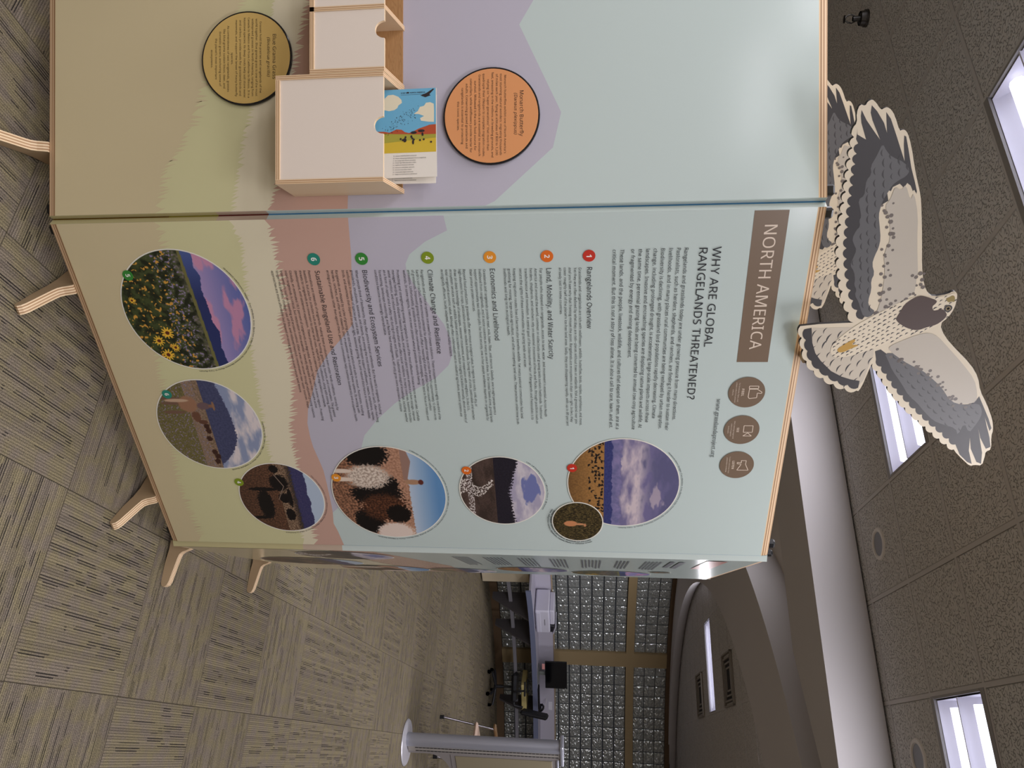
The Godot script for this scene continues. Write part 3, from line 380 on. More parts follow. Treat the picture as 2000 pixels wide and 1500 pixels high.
func acoustic_material() -> StandardMaterial3D:
	var w := 512
	var bytes := PackedByteArray(); bytes.resize(w * w * 3)
	var hb := PackedByteArray(); hb.resize(w * w)
	var a := noise(5, 0.040, 1); var b := noise(9, 0.045, 1); var f := noise(3, 0.4, 1)
	for y in w:
		for x in w:
			# wandering fissures between raised worms; wraps by blending at the seam
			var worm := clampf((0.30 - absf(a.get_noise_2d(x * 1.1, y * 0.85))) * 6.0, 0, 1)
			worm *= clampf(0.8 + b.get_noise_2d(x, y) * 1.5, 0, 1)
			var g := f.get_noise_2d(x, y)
			var v := lerpf(1.0, 0.74, worm) + g * 0.035  # fissures also darkened in the colour, standing in for the shade inside them
			var i := (y * w + x) * 3
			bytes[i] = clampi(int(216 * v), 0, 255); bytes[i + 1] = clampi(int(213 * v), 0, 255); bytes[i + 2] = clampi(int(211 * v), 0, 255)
			hb[y * w + x] = clampi(int(200 - 150 * worm + 20 * g), 0, 255)
	var m := mat("fissured ceiling tile", Color.WHITE, 0.95, 0.0, 0.2)
	m.albedo_texture = image_tex(w, w, bytes)
	var hi := Image.create_from_data(w, w, false, Image.FORMAT_L8, hb)
	hi.convert(Image.FORMAT_RGBA8); hi.bump_map_to_normal_map(4.0); hi.generate_mipmaps()
	m.normal_enabled = true; m.normal_texture = ImageTexture.create_from_image(hi); m.normal_scale = 1.0
	return m

func wood_material(called: String, c0: Color, c1: Color, sx: float, sy: float, sd: int) -> StandardMaterial3D:
	var w := 256
	var bytes := PackedByteArray(); bytes.resize(w * w * 3)
	var a := noise(sd, 0.01, 3); var b := noise(sd + 1, 0.12, 2)
	for y in w:
		for x in w:
			var v := a.get_noise_2d(x * sx, y * sy)
			var line := pow(absf(sin((v * 9.0 + y * sy * 0.02) * PI)), 6.0)
			var c := c0.lerp(c1, clampf(0.35 * line + 0.35 + 0.3 * b.get_noise_2d(x * sx * 0.3, y * sy * 2.0), 0, 1))
			var i := (y * w + x) * 3
			bytes[i] = int(c.r * 255); bytes[i + 1] = int(c.g * 255); bytes[i + 2] = int(c.b * 255)
	var m := mat(called, Color.WHITE, 0.5)
	m.albedo_texture = image_tex(w, w, bytes)
	m.uv1_triplanar = true; m.uv1_scale = Vector3(3, 3, 3)
	return m

# the printed photographs: colour by place in the picture, x to the right and y up, both -1..1
func blob(x: float, y: float, cx: float, cy: float, rx: float, ry: float, rough := 0.0) -> float:
	return clampf((1.0 + rough - sqrt(pow((x - cx) / rx, 2) + pow((y - cy) / ry, 2))) * 6.0, 0, 1)

func photo_material(k: int) -> StandardMaterial3D:
	var w := 224
	var bytes := PackedByteArray(); bytes.resize(w * w * 3)
	var n1 := noise(100 + k, 0.018, 4); var n2 := noise(120 + k, 0.16, 2); var n3 := noise(140 + k, 0.05, 3)
	for py in w:
		var y := 1.0 - 2.0 * (py + 0.5) / w
		for px in w:
			var x := 2.0 * (px + 0.5) / w - 1.0
			var a := n1.get_noise_2d(px * 0.6, py * 1.6); var b := n2.get_noise_2d(px, py); var d := n3.get_noise_2d(px, py)
			var c := Color.BLACK
			match k:
				1:
					var ridge := -0.05 + 0.08 * n1.get_noise_2d(px * 2.2, 7.0)
					var near := -0.2 + 0.05 * n1.get_noise_2d(px * 2.0, 90.0)
					c = rgb(112, 105, 140).lerp(rgb(205, 188, 190), clampf(1.0 - absf(y - 0.22) * 3.4 + a * 1.3, 0, 1))
					c = c.lerp(rgb(92, 90, 122), clampf((y - 0.35) * 2.0 + a * 1.4, 0, 0.9))
					c = c.lerp(rgb(205, 185, 185), blob(x, y, 0.35, 0.62, 0.34, 0.12, a * 0.9) * 0.6)
					if y < ridge: c = rgb(118, 112, 150).lerp(rgb(90, 92, 130), d)
					if y < near: c = rgb(58, 62, 110) + Color(1, 1, 1) * b * 0.05
					if y < -0.345: c = rgb(163, 118, 66).lerp(rgb(110, 78, 44), clampf(-(y + 0.45) * 1.6 + b * 0.4, 0, 1))
					if y < -0.35 and y > -0.64:
						var cell := Vector2(floorf(x * 13.0), floorf(y * 17.0))
						var hsh := fposmod(sin(cell.x * 12.9898 + cell.y * 78.233) * 43758.5453, 1.0)
						var o := Vector2(fposmod(x * 13.0, 1.0) - 0.25 - 0.5 * fposmod(hsh * 7.0, 1.0), fposmod(y * 17.0, 1.0) - 0.3 - 0.4 * fposmod(hsh * 13.0, 1.0))
						if hsh > 0.42 and o.length() < 0.40 + b * 0.5: c = rgb(32, 26, 24)
				2:
					c = rgb(168, 160, 178).lerp(rgb(205, 196, 200), clampf(0.5 + a * 1.6, 0, 1))
					c = c.lerp(rgb(112, 118, 165), blob(x, y, -0.05, 0.68, 0.42, 0.2, a * 0.8))
					var tree := 0.16 + 0.10 * absf(fposmod(x * 11.0, 1.0) - 0.5) + 0.24 * absf(x) * (1.0 if x < 0 else 0.35) + 0.06 * b
					if y < tree: c = rgb(38, 34, 42) + Color(1, 1, 1) * b * 0.03
					if y < -0.16: c = rgb(88, 70, 62).lerp(rgb(58, 46, 40), clampf(0.5 + a + b * 0.5, 0, 1))
					var path := 0.12 * sin(y * 9.0) - 0.15 - (y + 0.2) * 0.15
					if y < -0.2 and absf(x - path) < 0.06 - y * 0.16 and b > 0.02: c = rgb(215, 205, 195)
					if y < -0.68 and y > -0.82 and b > 0.05: c = rgb(205, 195, 188)
				3:
					c = rgb(190, 200, 212).lerp(rgb(96, 140, 184), clampf((y - 0.35) * 1.9, 0, 1))
					if y < 0.38 + 0.02 * b: c = rgb(196, 150, 122).lerp(rgb(150, 108, 84), clampf(0.5 + b * 0.8, 0, 1))
					if y > 0.3 and y < 0.47 - absf(x + 0.7) * 0.25 and x < -0.3: c = rgb(150, 118, 104)
					if y < -0.55: c = rgb(172, 122, 92).lerp(rgb(90, 62, 46), clampf(0.5 + b, 0, 1))
					for q in [[-0.85, -0.3, 0.32, 0.42], [0.02, -0.22, 0.28, 0.5], [0.62, -0.42, 0.35, 0.3], [-0.2, 0.02, 0.2, 0.2]]:
						c = c.lerp(rgb(20, 16, 16), blob(x, y, q[0], q[1], q[2], q[3], b * 0.25))
					c = c.lerp(rgb(224, 208, 190).lerp(rgb(150, 128, 112), clampf(0.3 + b, 0, 1)), blob(x, y, -0.36, -0.32, 0.28, 0.42, b * 0.3))
					for q in [-0.48, -0.30]: c = c.lerp(rgb(222, 202, 182), blob(x, y, q, -0.78, 0.05, 0.22, 0))
					c = c.lerp(rgb(108, 66, 44).lerp(rgb(48, 28, 20), clampf(0.5 + b, 0, 1)), blob(x, y, 0.32, -0.12, 0.34, 0.46, b * 0.35))
					c = c.lerp(rgb(22, 16, 15), blob(x, y, 0.46, 0.12, 0.22, 0.24, b * 0.2))
					c = c.lerp(rgb(225, 205, 190), blob(x, y, 0.88, 0.02, 0.22, 0.36, b * 0.2))
					c = c.lerp(rgb(170, 130, 100), blob(x, y, -0.26, 0.46, 0.06, 0.16, 0)); c = c.lerp(rgb(96, 48, 40), blob(x, y, -0.26, 0.6, 0.06, 0.05, 0))
				4:
					c = rgb(178, 192, 208)
					if y < 0.66 + 0.05 * n1.get_noise_2d(px * 1.4, 3.0): c = rgb(52, 52, 92).lerp(rgb(70, 66, 100), clampf(0.5 + b, 0, 1))
					if y < 0.36 + 0.05 * b: c = rgb(60, 52, 48)
					if y < 0.28 + 0.12 * b: c = rgb(158, 132, 106).lerp(rgb(88, 66, 50), clampf(0.5 + b, 0, 1))
					if y < -0.02: c = rgb(116, 80, 58).lerp(rgb(60, 40, 30), clampf(0.45 + b * 0.7 - y * 0.2, 0, 1))
					for q in [[0.2, -0.42, 0.48, 0.2], [0.5, 0.12, 0.2, 0.12], [-0.45, 0.02, 0.26, 0.24], [0.0, 0.08, 0.16, 0.16], [-0.85, -0.02, 0.12, 0.12], [-0.26, -0.4, 0.06, 0.4], [0.6, -0.6, 0.05, 0.25], [-0.02, 0.2, 0.3, 0.06]]:
						c = c.lerp(rgb(16, 12, 14), blob(x, y, q[0], q[1], q[2], q[3], b * 0.2))
					if absf(y - 0.12 + absf(x + 0.35) * 0.5) < 0.012 and x < 0.05 and x > -0.7: c = rgb(130, 110, 96)
				5:
					var hz := 0.22 + 0.05 * x
					c = rgb(86, 100, 160).lerp(rgb(176, 150, 190), clampf(1.0 - (y - 0.25) * 1.3, 0, 1))
					c = c.lerp(rgb(205, 140, 165), clampf((a + 0.05) * 3.0, 0, 0.85))
					if y < hz + 0.16 + 0.06 * n1.get_noise_2d(px * 1.6, 40.0): c = rgb(38, 48, 96).lerp(rgb(78, 96, 150), clampf((-x - 0.2) * 1.2, 0, 1))
					if y < hz: c = rgb(112, 108, 62)
					if y < hz - 0.05: c = rgb(62, 72, 38).lerp(rgb(126, 112, 110), clampf((y + 0.25) * 1.6 + b, 0, 1)).lerp(rgb(26, 32, 18), clampf(0.4 - d * 1.6 + b * 0.5, 0, 1))
					if y < hz - 0.12 and y > -0.3 and b > 0.28 and d > -0.1: c = rgb(140, 126, 160)
					if y < -0.02 and n2.get_noise_2d(px * 0.55 + 300, py * 0.55) > 0.42: c = rgb(206, 150, 62)
					for q in [[0.36, -0.42, 0.11], [0.5, -0.6, 0.1], [0.62, -0.36, 0.08], [0.75, -0.52, 0.11], [-0.2, -0.82, 0.06]]:
						var r := Vector2(x - q[0], y - q[1]); var pet := 0.75 + 0.25 * cos(atan2(r.y, r.x) * 11.0)
						if r.length() < q[2] * pet: c = rgb(236, 186, 58)
						if r.length() < q[2] * 0.3: c = rgb(92, 40, 22)
				6:
					c = rgb(140, 150, 176).lerp(rgb(220, 208, 205), clampf(0.45 + a * 1.8, 0, 1))
					var hill := 0.48 - 0.35 * pow(x - 0.15, 2) * (2.2 if x > 0.15 else 0.35) + 0.03 * b
					if y < hill: c = rgb(66, 70, 100) + Color(1, 1, 1) * b * 0.05
					if y < 0.02: c = rgb(150, 124, 104).lerp(rgb(110, 92, 70), clampf(0.5 + b, 0, 1))
					if y < -0.3: c = rgb(118, 108, 62).lerp(rgb(82, 76, 44), clampf(0.5 + b, 0, 1))
					if y < -0.1 and b > 0.3: c = rgb(140, 126, 134)
					for q in [[0.12, -0.05], [0.02, -0.06], [0.3, -0.08], [0.62, -0.06], [0.72, -0.02], [0.84, -0.06]]: c = c.lerp(rgb(60, 34, 28), blob(x, y, q[0], q[1], 0.07, 0.06, b * 0.3))
					c = c.lerp(rgb(104, 70, 52), blob(x, y, -0.2, -0.2, 0.13, 0.09, b * 0.2)); c = c.lerp(rgb(92, 60, 46), blob(x, y, -0.08, -0.1, 0.05, 0.1, 0))
					for q in [-0.6, -0.5, -0.3]: c = c.lerp(rgb(112, 84, 68), blob(x, y, q, -0.6, 0.04, 0.24, 0))
					c = c.lerp(rgb(150, 110, 84), blob(x, y, -0.48, -0.3, 0.19, 0.2, b * 0.15)); c = c.lerp(rgb(190, 160, 132), blob(x, y, -0.56, -0.5, 0.04, 0.26, 0))
					c = c.lerp(rgb(106, 84, 86), blob(x, y, -0.44, 0.0, 0.085, 0.14, 0)); c = c.lerp(rgb(128, 92, 72), blob(x, y, -0.44, 0.14, 0.04, 0.05, 0)); c = c.lerp(rgb(140, 104, 78), blob(x, y, -0.44, 0.19, 0.11, 0.028, 0))
				_:
					c = rgb(70, 60, 34).lerp(rgb(34, 28, 18), clampf(0.5 + b + d, 0, 1))
					if n2.get_noise_2d(px * 2.4, py * 0.3) > 0.32: c = rgb(128, 108, 66)
					c = c.lerp(rgb(198, 132, 88), blob(x, y, 0.1, -0.28, 0.16, 0.3, 0)); c = c.lerp(rgb(196, 138, 96), blob(x, y, 0.12, 0.08, 0.06, 0.22, 0)); c = c.lerp(rgb(190, 130, 90), blob(x, y, 0.17, 0.3, 0.09, 0.06, 0))
			var i := (py * w + px) * 3
			bytes[i] = clampi(int(c.r * 255), 0, 255); bytes[i + 1] = clampi(int(c.g * 255), 0, 255); bytes[i + 2] = clampi(int(c.b * 255), 0, 255)
	var m := mat("printed photograph %d" % k, Color.WHITE, 0.35)
	m.albedo_texture = image_tex(w, w, bytes)
	return m

# ---------------------------------------------------------------- the room
func build_floor() -> void:
	var slab := MB.new(); slab.box(Vector3(-9, -0.2, -17), Vector3(14, -0.009, 7))
	var under := mat("carpet backing", rgb(88, 78, 62), 0.95)
	var fl := structure("floor", slab, under, "taupe carpet tiles laid in a quarter-turned pattern")
	var kinds := []
	for k in 4: kinds.append(carpet_material(k))
	var t := 0.6126; var meshes := []
	for k in 4:
		for q in 2:
			var b := MB.new(); var g := 0.0012
			var lo := Vector3(g, -0.009, g); var hi := Vector3(t - g, 0, t - g)
			var p := [Vector3(lo.x, 0, hi.z), Vector3(hi.x, 0, hi.z), Vector3(hi.x, 0, lo.z), Vector3(lo.x, 0, lo.z)]
			var uv := [Vector2(0, 1), Vector2(1, 1), Vector2(1, 0), Vector2(0, 0)]
			if q: uv = [Vector2(1, 1), Vector2(1, 0), Vector2(0, 0), Vector2(0, 1)]
			b.tri(p[0], p[1], p[2], Vector3.ZERO, Vector3.ZERO, Vector3.ZERO, uv[0], uv[1], uv[2])
			b.tri(p[0], p[2], p[3], Vector3.ZERO, Vector3.ZERO, Vector3.ZERO, uv[0], uv[2], uv[3])
			for i in 4:
				var e: Vector3 = p[i]; var f: Vector3 = p[(i + 1) % 4]
				b.quad(e + Vector3.DOWN * 0.009, f + Vector3.DOWN * 0.009, f, e)
			meshes.append(b.into(ArrayMesh.new(), kinds[k]))
	# rows run along grid_b (i) and grid_a (j); a few tiles break the quarter-turn rule
	var odd := {Vector2i(0, 5): 1, Vector2i(1, 4): 1, Vector2i(0, 8): 0, Vector2i(-2, 7): 1, Vector2i(1, 9): 0, Vector2i(-3, 3): 0}
	var rng := RandomNumberGenerator.new(); rng.seed = 11
	var base := Basis(grid_b, Vector3.UP, -grid_a)
	for i in range(-9, 5):
		for j in range(-3, 27):
			var o := floor_o + grid_b * (t * i) + grid_a * (t * (j + 1))
			var mid := o + grid_b * (t * 0.5) - grid_a * (t * 0.5)
			var k := rng.randi_range(0, 3); var flip := rng.randi_range(0, 1)
			if mid.z > -1.0 or mid.z < -16.6: continue
			if not in_view(mid, 0.5): continue
			var q := posmod(i + j + 1, 2)
			if odd.has(Vector2i(i, j)): q = odd[Vector2i(i, j)]
			var c := put("carpet_tile", meshes[k * 2 + q], fl)
			c.transform = Transform3D(base, o)
			if flip: c.transform = Transform3D(base.rotated(Vector3.UP, PI), o + grid_b * t - grid_a * t)
	# the carpet goes on behind the photographer
	var rest := MB.new(); rest.box(Vector3(-9, -0.009, -1.0), Vector3(14, -0.001, 7))
	rest.box(Vector3(-9, -0.009, -16.9), Vector3(-4.2, -0.001, -1.0))
	rest.box(Vector3(5.5, -0.009, -6.5), Vector3(14, -0.001, -1.0))
	one("carpet_field", rest, mat("carpet plain", rgb(112, 103, 86), 0.95, 0.0, 0.2), fl)

func in_view(p: Vector3, slack: float) -> bool:
	# roughly inside the wedge of floor or ceiling that the photograph takes in
	var d := -p.z
	return d > 0.9 and absf(p.x) < d * 0.53 + slack

func node_at(i: float, j: float, y := CEIL) -> Vector3:
	var p := ceil_o + grid_b * (BAY * i) + grid_a * (BAY * j)
	return Vector3(p.x, y, p.z)

const RING_LIGHTS := [[0, 0], [6, 0], [6, -6], [10, -3], [3, -6]]  # all but the first are unseen lamps added to brighten the drum
const FIXTURES := [[-3, 1], [1, 1], [-3, -2], [1, -2], [-7, -2], [-3, -5], [1, -5], [-7, -5], [-3, -8], [1, -8], [5, -5], [5, -8], [-7, -8], [-3, -11], [1, -11], [5, -11], [-1, -14]]  # unseen rows carry the grid on; rearmost added to light the boards frontally

func fixture_here(i: int, j: int) -> bool:
	for f in FIXTURES:
		if (i == f[0] or i == f[0] + 1) and j == f[1]: return true
	return false

func build_ceiling() -> void:
	var plaster := mat("ceiling slab", rgb(214, 206, 198), 0.9)
	var top := MB.new(); top.box(Vector3(-9, 3.86, -17), Vector3(14, 4.0, 7))
	var ce := structure("ceiling", top, plaster, "suspended ceiling of fissured grey tiles")
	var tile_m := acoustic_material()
	var base := Basis(grid_b, Vector3.UP, -grid_a)
	var g := 0.011; var meshes := []
	for k in 4:
		var b := MB.new()
		var uv0 := [Vector2(0, 1), Vector2(1, 1), Vector2(1, 0), Vector2(0, 0)]
		var uv := []
		for i in 4: uv.append(uv0[(i + k) % 4])
		var r := 0.006
		var lo := [Vector3(g + r, 0, -g - r), Vector3(BAY - g - r, 0, -g - r), Vector3(BAY - g - r, 0, -BAY + g + r), Vector3(g + r, 0, -BAY + g + r)]
		var hi := [Vector3(g, 0.008, -g), Vector3(BAY - g, 0.008, -g), Vector3(BAY - g, 0.008, -BAY + g), Vector3(g, 0.008, -BAY + g)]
		b.tri(lo[0], lo[2], lo[1], Vector3.ZERO, Vector3.ZERO, Vector3.ZERO, uv[0], uv[2], uv[1])
		b.tri(lo[0], lo[3], lo[2], Vector3.ZERO, Vector3.ZERO, Vector3.ZERO, uv[0], uv[3], uv[2])
		for i in 4: b.quad(hi[i], lo[i], lo[(i + 1) % 4], hi[(i + 1) % 4])
		meshes.append(b.into(ArrayMesh.new(), tile_m))
	var rng := RandomNumberGenerator.new(); rng.seed = 3
	var bars := MB.new()
	var far := MB.new()
	for i in range(-16, 9):
		for j in range(-14, 4):
			var p := node_at(i, j)
			var k := rng.randi_range(0, 3)
			if fixture_here(i, j): continue
			var mid := node_at(i + 0.5, j + 0.5)
			if mid.x < -8.9 or mid.x > 13.9 or mid.z > 6.9: continue
			if mid.z < -1.2 and in_view(mid, 1.2) and j < 4:
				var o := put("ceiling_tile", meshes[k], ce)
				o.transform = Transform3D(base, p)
			else:
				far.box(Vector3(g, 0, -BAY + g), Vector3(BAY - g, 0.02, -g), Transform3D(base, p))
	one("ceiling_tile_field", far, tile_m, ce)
	for i in range(-16, 10):
		for j in range(-14, 4):
			var open := false
			for f in FIXTURES:
				if i == f[0] + 1 and j == f[1]: open = true
			if not open: bars.box(Vector3(BAY * i - 0.012, -0.0015, -BAY * (j + 1)), Vector3(BAY * i + 0.012, 0.03, -BAY * j), Transform3D(base, node_at(0, 0)))
	for j in range(-14, 4):
		bars.box(Vector3(-BAY * 16, -0.001, -BAY * j - 0.012), Vector3(BAY * 9, 0.03, -BAY * j + 0.012), Transform3D(base, node_at(0, 0)))
	one("ceiling_grid", bars, mat("grid bar", rgb(202, 198, 196), 0.6), ce)
	# plain ceiling over the bay behind the beam
	var bay := MB.new(); bay.box(Vector3(-BAY * 16, 0.0, -BAY * 16), Vector3(BAY * 9, 0.02, -BAY * 4.0), Transform3D(base, node_at(0, 0)))
	one("bay_ceiling", bay, plaster, ce)

var fixture_proto: Node3D
func troffer(at: Transform3D, label: String, energy := LAMP_ENERGY) -> Node3D:
	var t: Node3D
	if fixture_proto == null:
		t = thing("ceiling_light", label, "light", at, "recessed fluorescent lights")
		fixture_proto = t
		var L := BAY * 2.0; var W := BAY
		var white := mat("reflector enamel", Color(0.90, 0.89, 0.93), 0.35)
		var frame := MB.new()
		for s in [[0.0, 0.0, L, 0.045], [0.0, W - 0.045, L, W], [0.0, 0.045, 0.03, W - 0.045], [L - 0.03, 0.045, L, W - 0.045]]:
			frame.box(Vector3(s[0] + 0.008, -0.004, -s[3] + 0.004), Vector3(s[2] - 0.008, 0.03, -s[1] - 0.004))
		one("frame", frame, mat("fixture frame", rgb(150, 146, 142), 0.45), t)
		var can := MB.new()
		can.box(Vector3(0, 0.145, -W), Vector3(L, 0.16, 0)); can.box(Vector3(0, 0.02, -0.012), Vector3(L, 0.15, 0)); can.box(Vector3(0, 0.02, -W), Vector3(L, 0.15, -W + 0.012))
		can.box(Vector3(0, 0.02, -W), Vector3(0.012, 0.15, 0)); can.box(Vector3(L - 0.012, 0.02, -W), Vector3(L, 0.15, 0))
		one("housing", can, mat("fixture housing", rgb(200, 198, 200), 0.5), t)
		var z0 := 0.045; var span := (W - 0.09) / 2
		for k in 2:
			var c := -(z0 + span * (k + 0.5))
			var tr := MB.new()
			for q in 10:
				var a := PI * q / 10.0; var b := PI * (q + 1) / 10.0
				var p := Vector3(0.03, 0.012 + 0.085 * sin(a), c - cos(a) * span * 0.5); var r := Vector3(0.03, 0.012 + 0.085 * sin(b), c - cos(b) * span * 0.5)
				var e := Vector3(L - 0.06, 0, 0)
				tr.smooth_quad(p, p + e, r + e, r, Vector3(0, -sin(a), cos(a)), Vector3(0, -sin(a), cos(a)), Vector3(0, -sin(b), cos(b)), Vector3(0, -sin(b), cos(b)))
				for x in [0.03, L - 0.03]: tr.tri(Vector3(x, 0.012, c), Vector3(x, p.y, p.z), Vector3(x, r.y, r.z))
			one("reflector", tr, white, t)
			var df := MB.new()
			var pts := []
			for q in 2: pts.append(Vector3(0.07 + (L - 0.14) * q, 0.052, c))
			df.tube(pts, 0.036, 9)
			one("lamp_tube", df, glow("fluorescent tube", Color(0.92, 0.93, 1.0), 1.9), t)
		var mid := MB.new(); mid.box(Vector3(0.03, 0.0, -W / 2 - 0.004), Vector3(L - 0.03, 0.02, -W / 2 + 0.004))
		one("divider", mid, white, t)
	else:
		t = fixture_proto.duplicate(); t.name = numbered("ceiling_light"); add_child(t); t.transform = at; t.set_meta("label", label)
	if t == fixture_proto:
		var l := AreaLight3D.new(); l.name = "light_source"
		l.area_size = Vector2(BAY * 2 - 0.12, BAY - 0.12); l.area_normalize_energy = true
		l.light_color = LAMP; l.area_range = 40.0; l.area_attenuation = 2.0; l.shadow_enabled = true
		t.add_child(l)
		l.transform = Transform3D(Basis(Vector3.RIGHT, -PI / 2), Vector3(BAY, -0.012, -BAY / 2))
	for c in t.get_children():
		if c is AreaLight3D: c.light_energy = energy
	return t

func build_soffits() -> void:
	var paint := mat("soffit plaster", rgb(208, 204, 206), 0.75)
	var low := 3.27
	# beam along the hall ceiling, its back edge turning towards the hall at the right
	var dirb := Vector2(grid_b.x, grid_b.z)
	var f0 := Vector2(1.166, -5.279) - dirb * 11.0
	var poly := PackedVector2Array([f0, Vector2(2.97, -4.275), Vector2(2.479, -4.939), Vector2(1.972, -5.616), Vector2(1.319, -5.947), Vector2(1.319, -5.947) - dirb * 11.0])
	var flat := PackedVector2Array()
	for p in poly: flat.append(Vector2(p.x, -p.y))
	var turn := Transform3D(Basis(Vector3.RIGHT, -PI / 2), Vector3.ZERO)
	var beam := MB.new(); beam.prism(flat, low, CEIL - 0.012, turn)
	tag(structure("trim_1", beam, paint), "straight plaster ceiling beam with a vertical face")
	var arm := MB.new()
	var e0 := Vector2(2.97, -4.275); var e1 := e0 + dirb * 6.0
	arm.prism(PackedVector2Array([Vector2(e0.x, -e0.y), Vector2(e1.x, -e1.y), Vector2(e1.x - 0.2, -e1.y + 0.4), Vector2(e0.x - 0.03, -e0.y + 0.06)]), low, CEIL - 0.012, turn)
	tag(structure("trim_2", arm, paint), "plaster ceiling beam running on to the right")
	# round drum over the service desk: ring underside, outer face, coved opening
	var dc := Transform3D(Basis.IDENTITY, Vector3(7.728, 0, -9.083))
	var ring := MB.new()
	var r0 := 5.161; var r1 := 6.24
	ring.lathe([[r0, low], [r1, low], [r1, CEIL + 0.05]], 160, dc)
	var inner := []
	for q in 9:
		var a := PI / 2 * q / 8.0
		inner.append([r0 + 0.10 * (1.0 - cos(a)), low + 0.16 * sin(a)])
	var wallp := []
	for q in inner: wallp.append(q)
	wallp.reverse()
	ring.lathe(wallp, 160, dc)
	tag(structure("trim_3", ring, paint), "round plaster soffit ring above the service desk")
	# ceiling inside the ring, with its own grid
	var y := low + 0.16
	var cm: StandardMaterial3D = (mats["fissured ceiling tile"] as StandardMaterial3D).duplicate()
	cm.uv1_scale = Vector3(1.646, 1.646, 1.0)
	var lid := MB.new()
	for q in 64:
		var a := TAU * q / 64.0; var e := TAU * (q + 1) / 64.0
		lid.tri(dc * Vector3(0, CEIL, 0), dc * Vector3(cos(a) * r1, CEIL, sin(a) * r1), dc * Vector3(cos(e) * r1, CEIL, sin(e) * r1))
	var inside := structure("ceiling_ring", lid, paint, "tiled ceiling inside the round soffit")
	var turn_b := Basis(grid_b, Vector3.UP, -grid_a)
	var cell_o := Vector3(3.2, y, -10.40)
	var mid: Vector3 = (turn_b.inverse() * (dc.origin - cell_o))
	var round_p := circle(mid.x, mid.z, r0 + 0.13, 96)
	var rest := MB.new()
	for i in range(-4, 20):
		for j in range(-20, 12):
			var cell := PackedVector2Array([Vector2(i * 0.6075, j * 0.6075), Vector2((i + 1) * 0.6075, j * 0.6075), Vector2((i + 1) * 0.6075, (j + 1) * 0.6075), Vector2(i * 0.6075, (j + 1) * 0.6075)])
			var lit := false
			for f in RING_LIGHTS:
				if (i == f[0] or i == f[0] + 1) and j == -1 - f[1]: lit = true
			if lit: continue
			for p in Geometry2D.intersect_polygons(cell, round_p):
				var near: bool = i < 6 and i > -3 and j < 4 and j > -5
				var mb := MB.new() if near else rest
				var xy := PackedVector2Array()
				for q in p: xy.append(Vector2(q.x, -q.y))
				mb.prism(xy, 0.0, 0.015, Transform3D(turn_b * Basis(Vector3.RIGHT, -PI / 2), cell_o))
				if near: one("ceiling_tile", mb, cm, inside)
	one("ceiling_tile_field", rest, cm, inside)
	var bars := MB.new()
	var base := Basis(grid_b, Vector3.UP, -grid_a)
	# the grid there lines up with the strip light
	var o := Transform3D(base, Vector3(3.2, y, -10.40))
	for k in range(-4, 20):
		for q in 2:
			var lo := Vector2(k * BAY - 0.012, -13.0) if q == 0 else Vector2(-3.0, (k - 14) * BAY - 0.012); var hi := Vector2(k * BAY + 0.012, 9.0) if q == 0 else Vector2(13.0, (k - 14) * BAY + 0.012)
			for p in Geometry2D.intersect_polygons(PackedVector2Array([lo, Vector2(hi.x, lo.y), hi, Vector2(lo.x, hi.y)]), round_p):
				var pieces := [p]
				for f in RING_LIGHTS:
					var hole := PackedVector2Array([Vector2(BAY * f[0] + 0.01, -BAY * (f[1] + 1) + 0.01), Vector2(BAY * (f[0] + 2) - 0.01, -BAY * (f[1] + 1) + 0.01), Vector2(BAY * (f[0] + 2) - 0.01, -BAY * f[1] - 0.01), Vector2(BAY * f[0] + 0.01, -BAY * f[1] - 0.01)])
					var left := []
					for e in pieces: left.append_array(Geometry2D.clip_polygons(e, hole))
					pieces = left
				for piece in pieces:
					var xy := PackedVector2Array()
					for e in piece: xy.append(Vector2(e.x, -e.y))
					bars.prism(xy, -0.004, -0.0005, o * Transform3D(Basis(Vector3.RIGHT, -PI / 2), Vector3.ZERO))
	one("ceiling_grid", bars, mats["grid bar"], inside)

func build_shell() -> void:
	var paint := mat("wall paint", rgb(222, 216, 208), 0.85)
	var w := MB.new(); w.box(Vector3(-9.2, -0.2, -17), Vector3(-9, 4, 7)); structure("wall_left", w, paint)
	w = MB.new(); w.box(Vector3(14, -0.2, -17), Vector3(14.2, 4, 7)); structure("wall_right", w, paint)
	w = MB.new(); w.box(Vector3(-9, -0.2, 7), Vector3(14, 4, 7.2)); structure("wall_front", w, paint)
	w = MB.new(); w.box(Vector3(-9, -0.2, -17.2), Vector3(14, 4, -17)); structure("wall_back", w, paint)

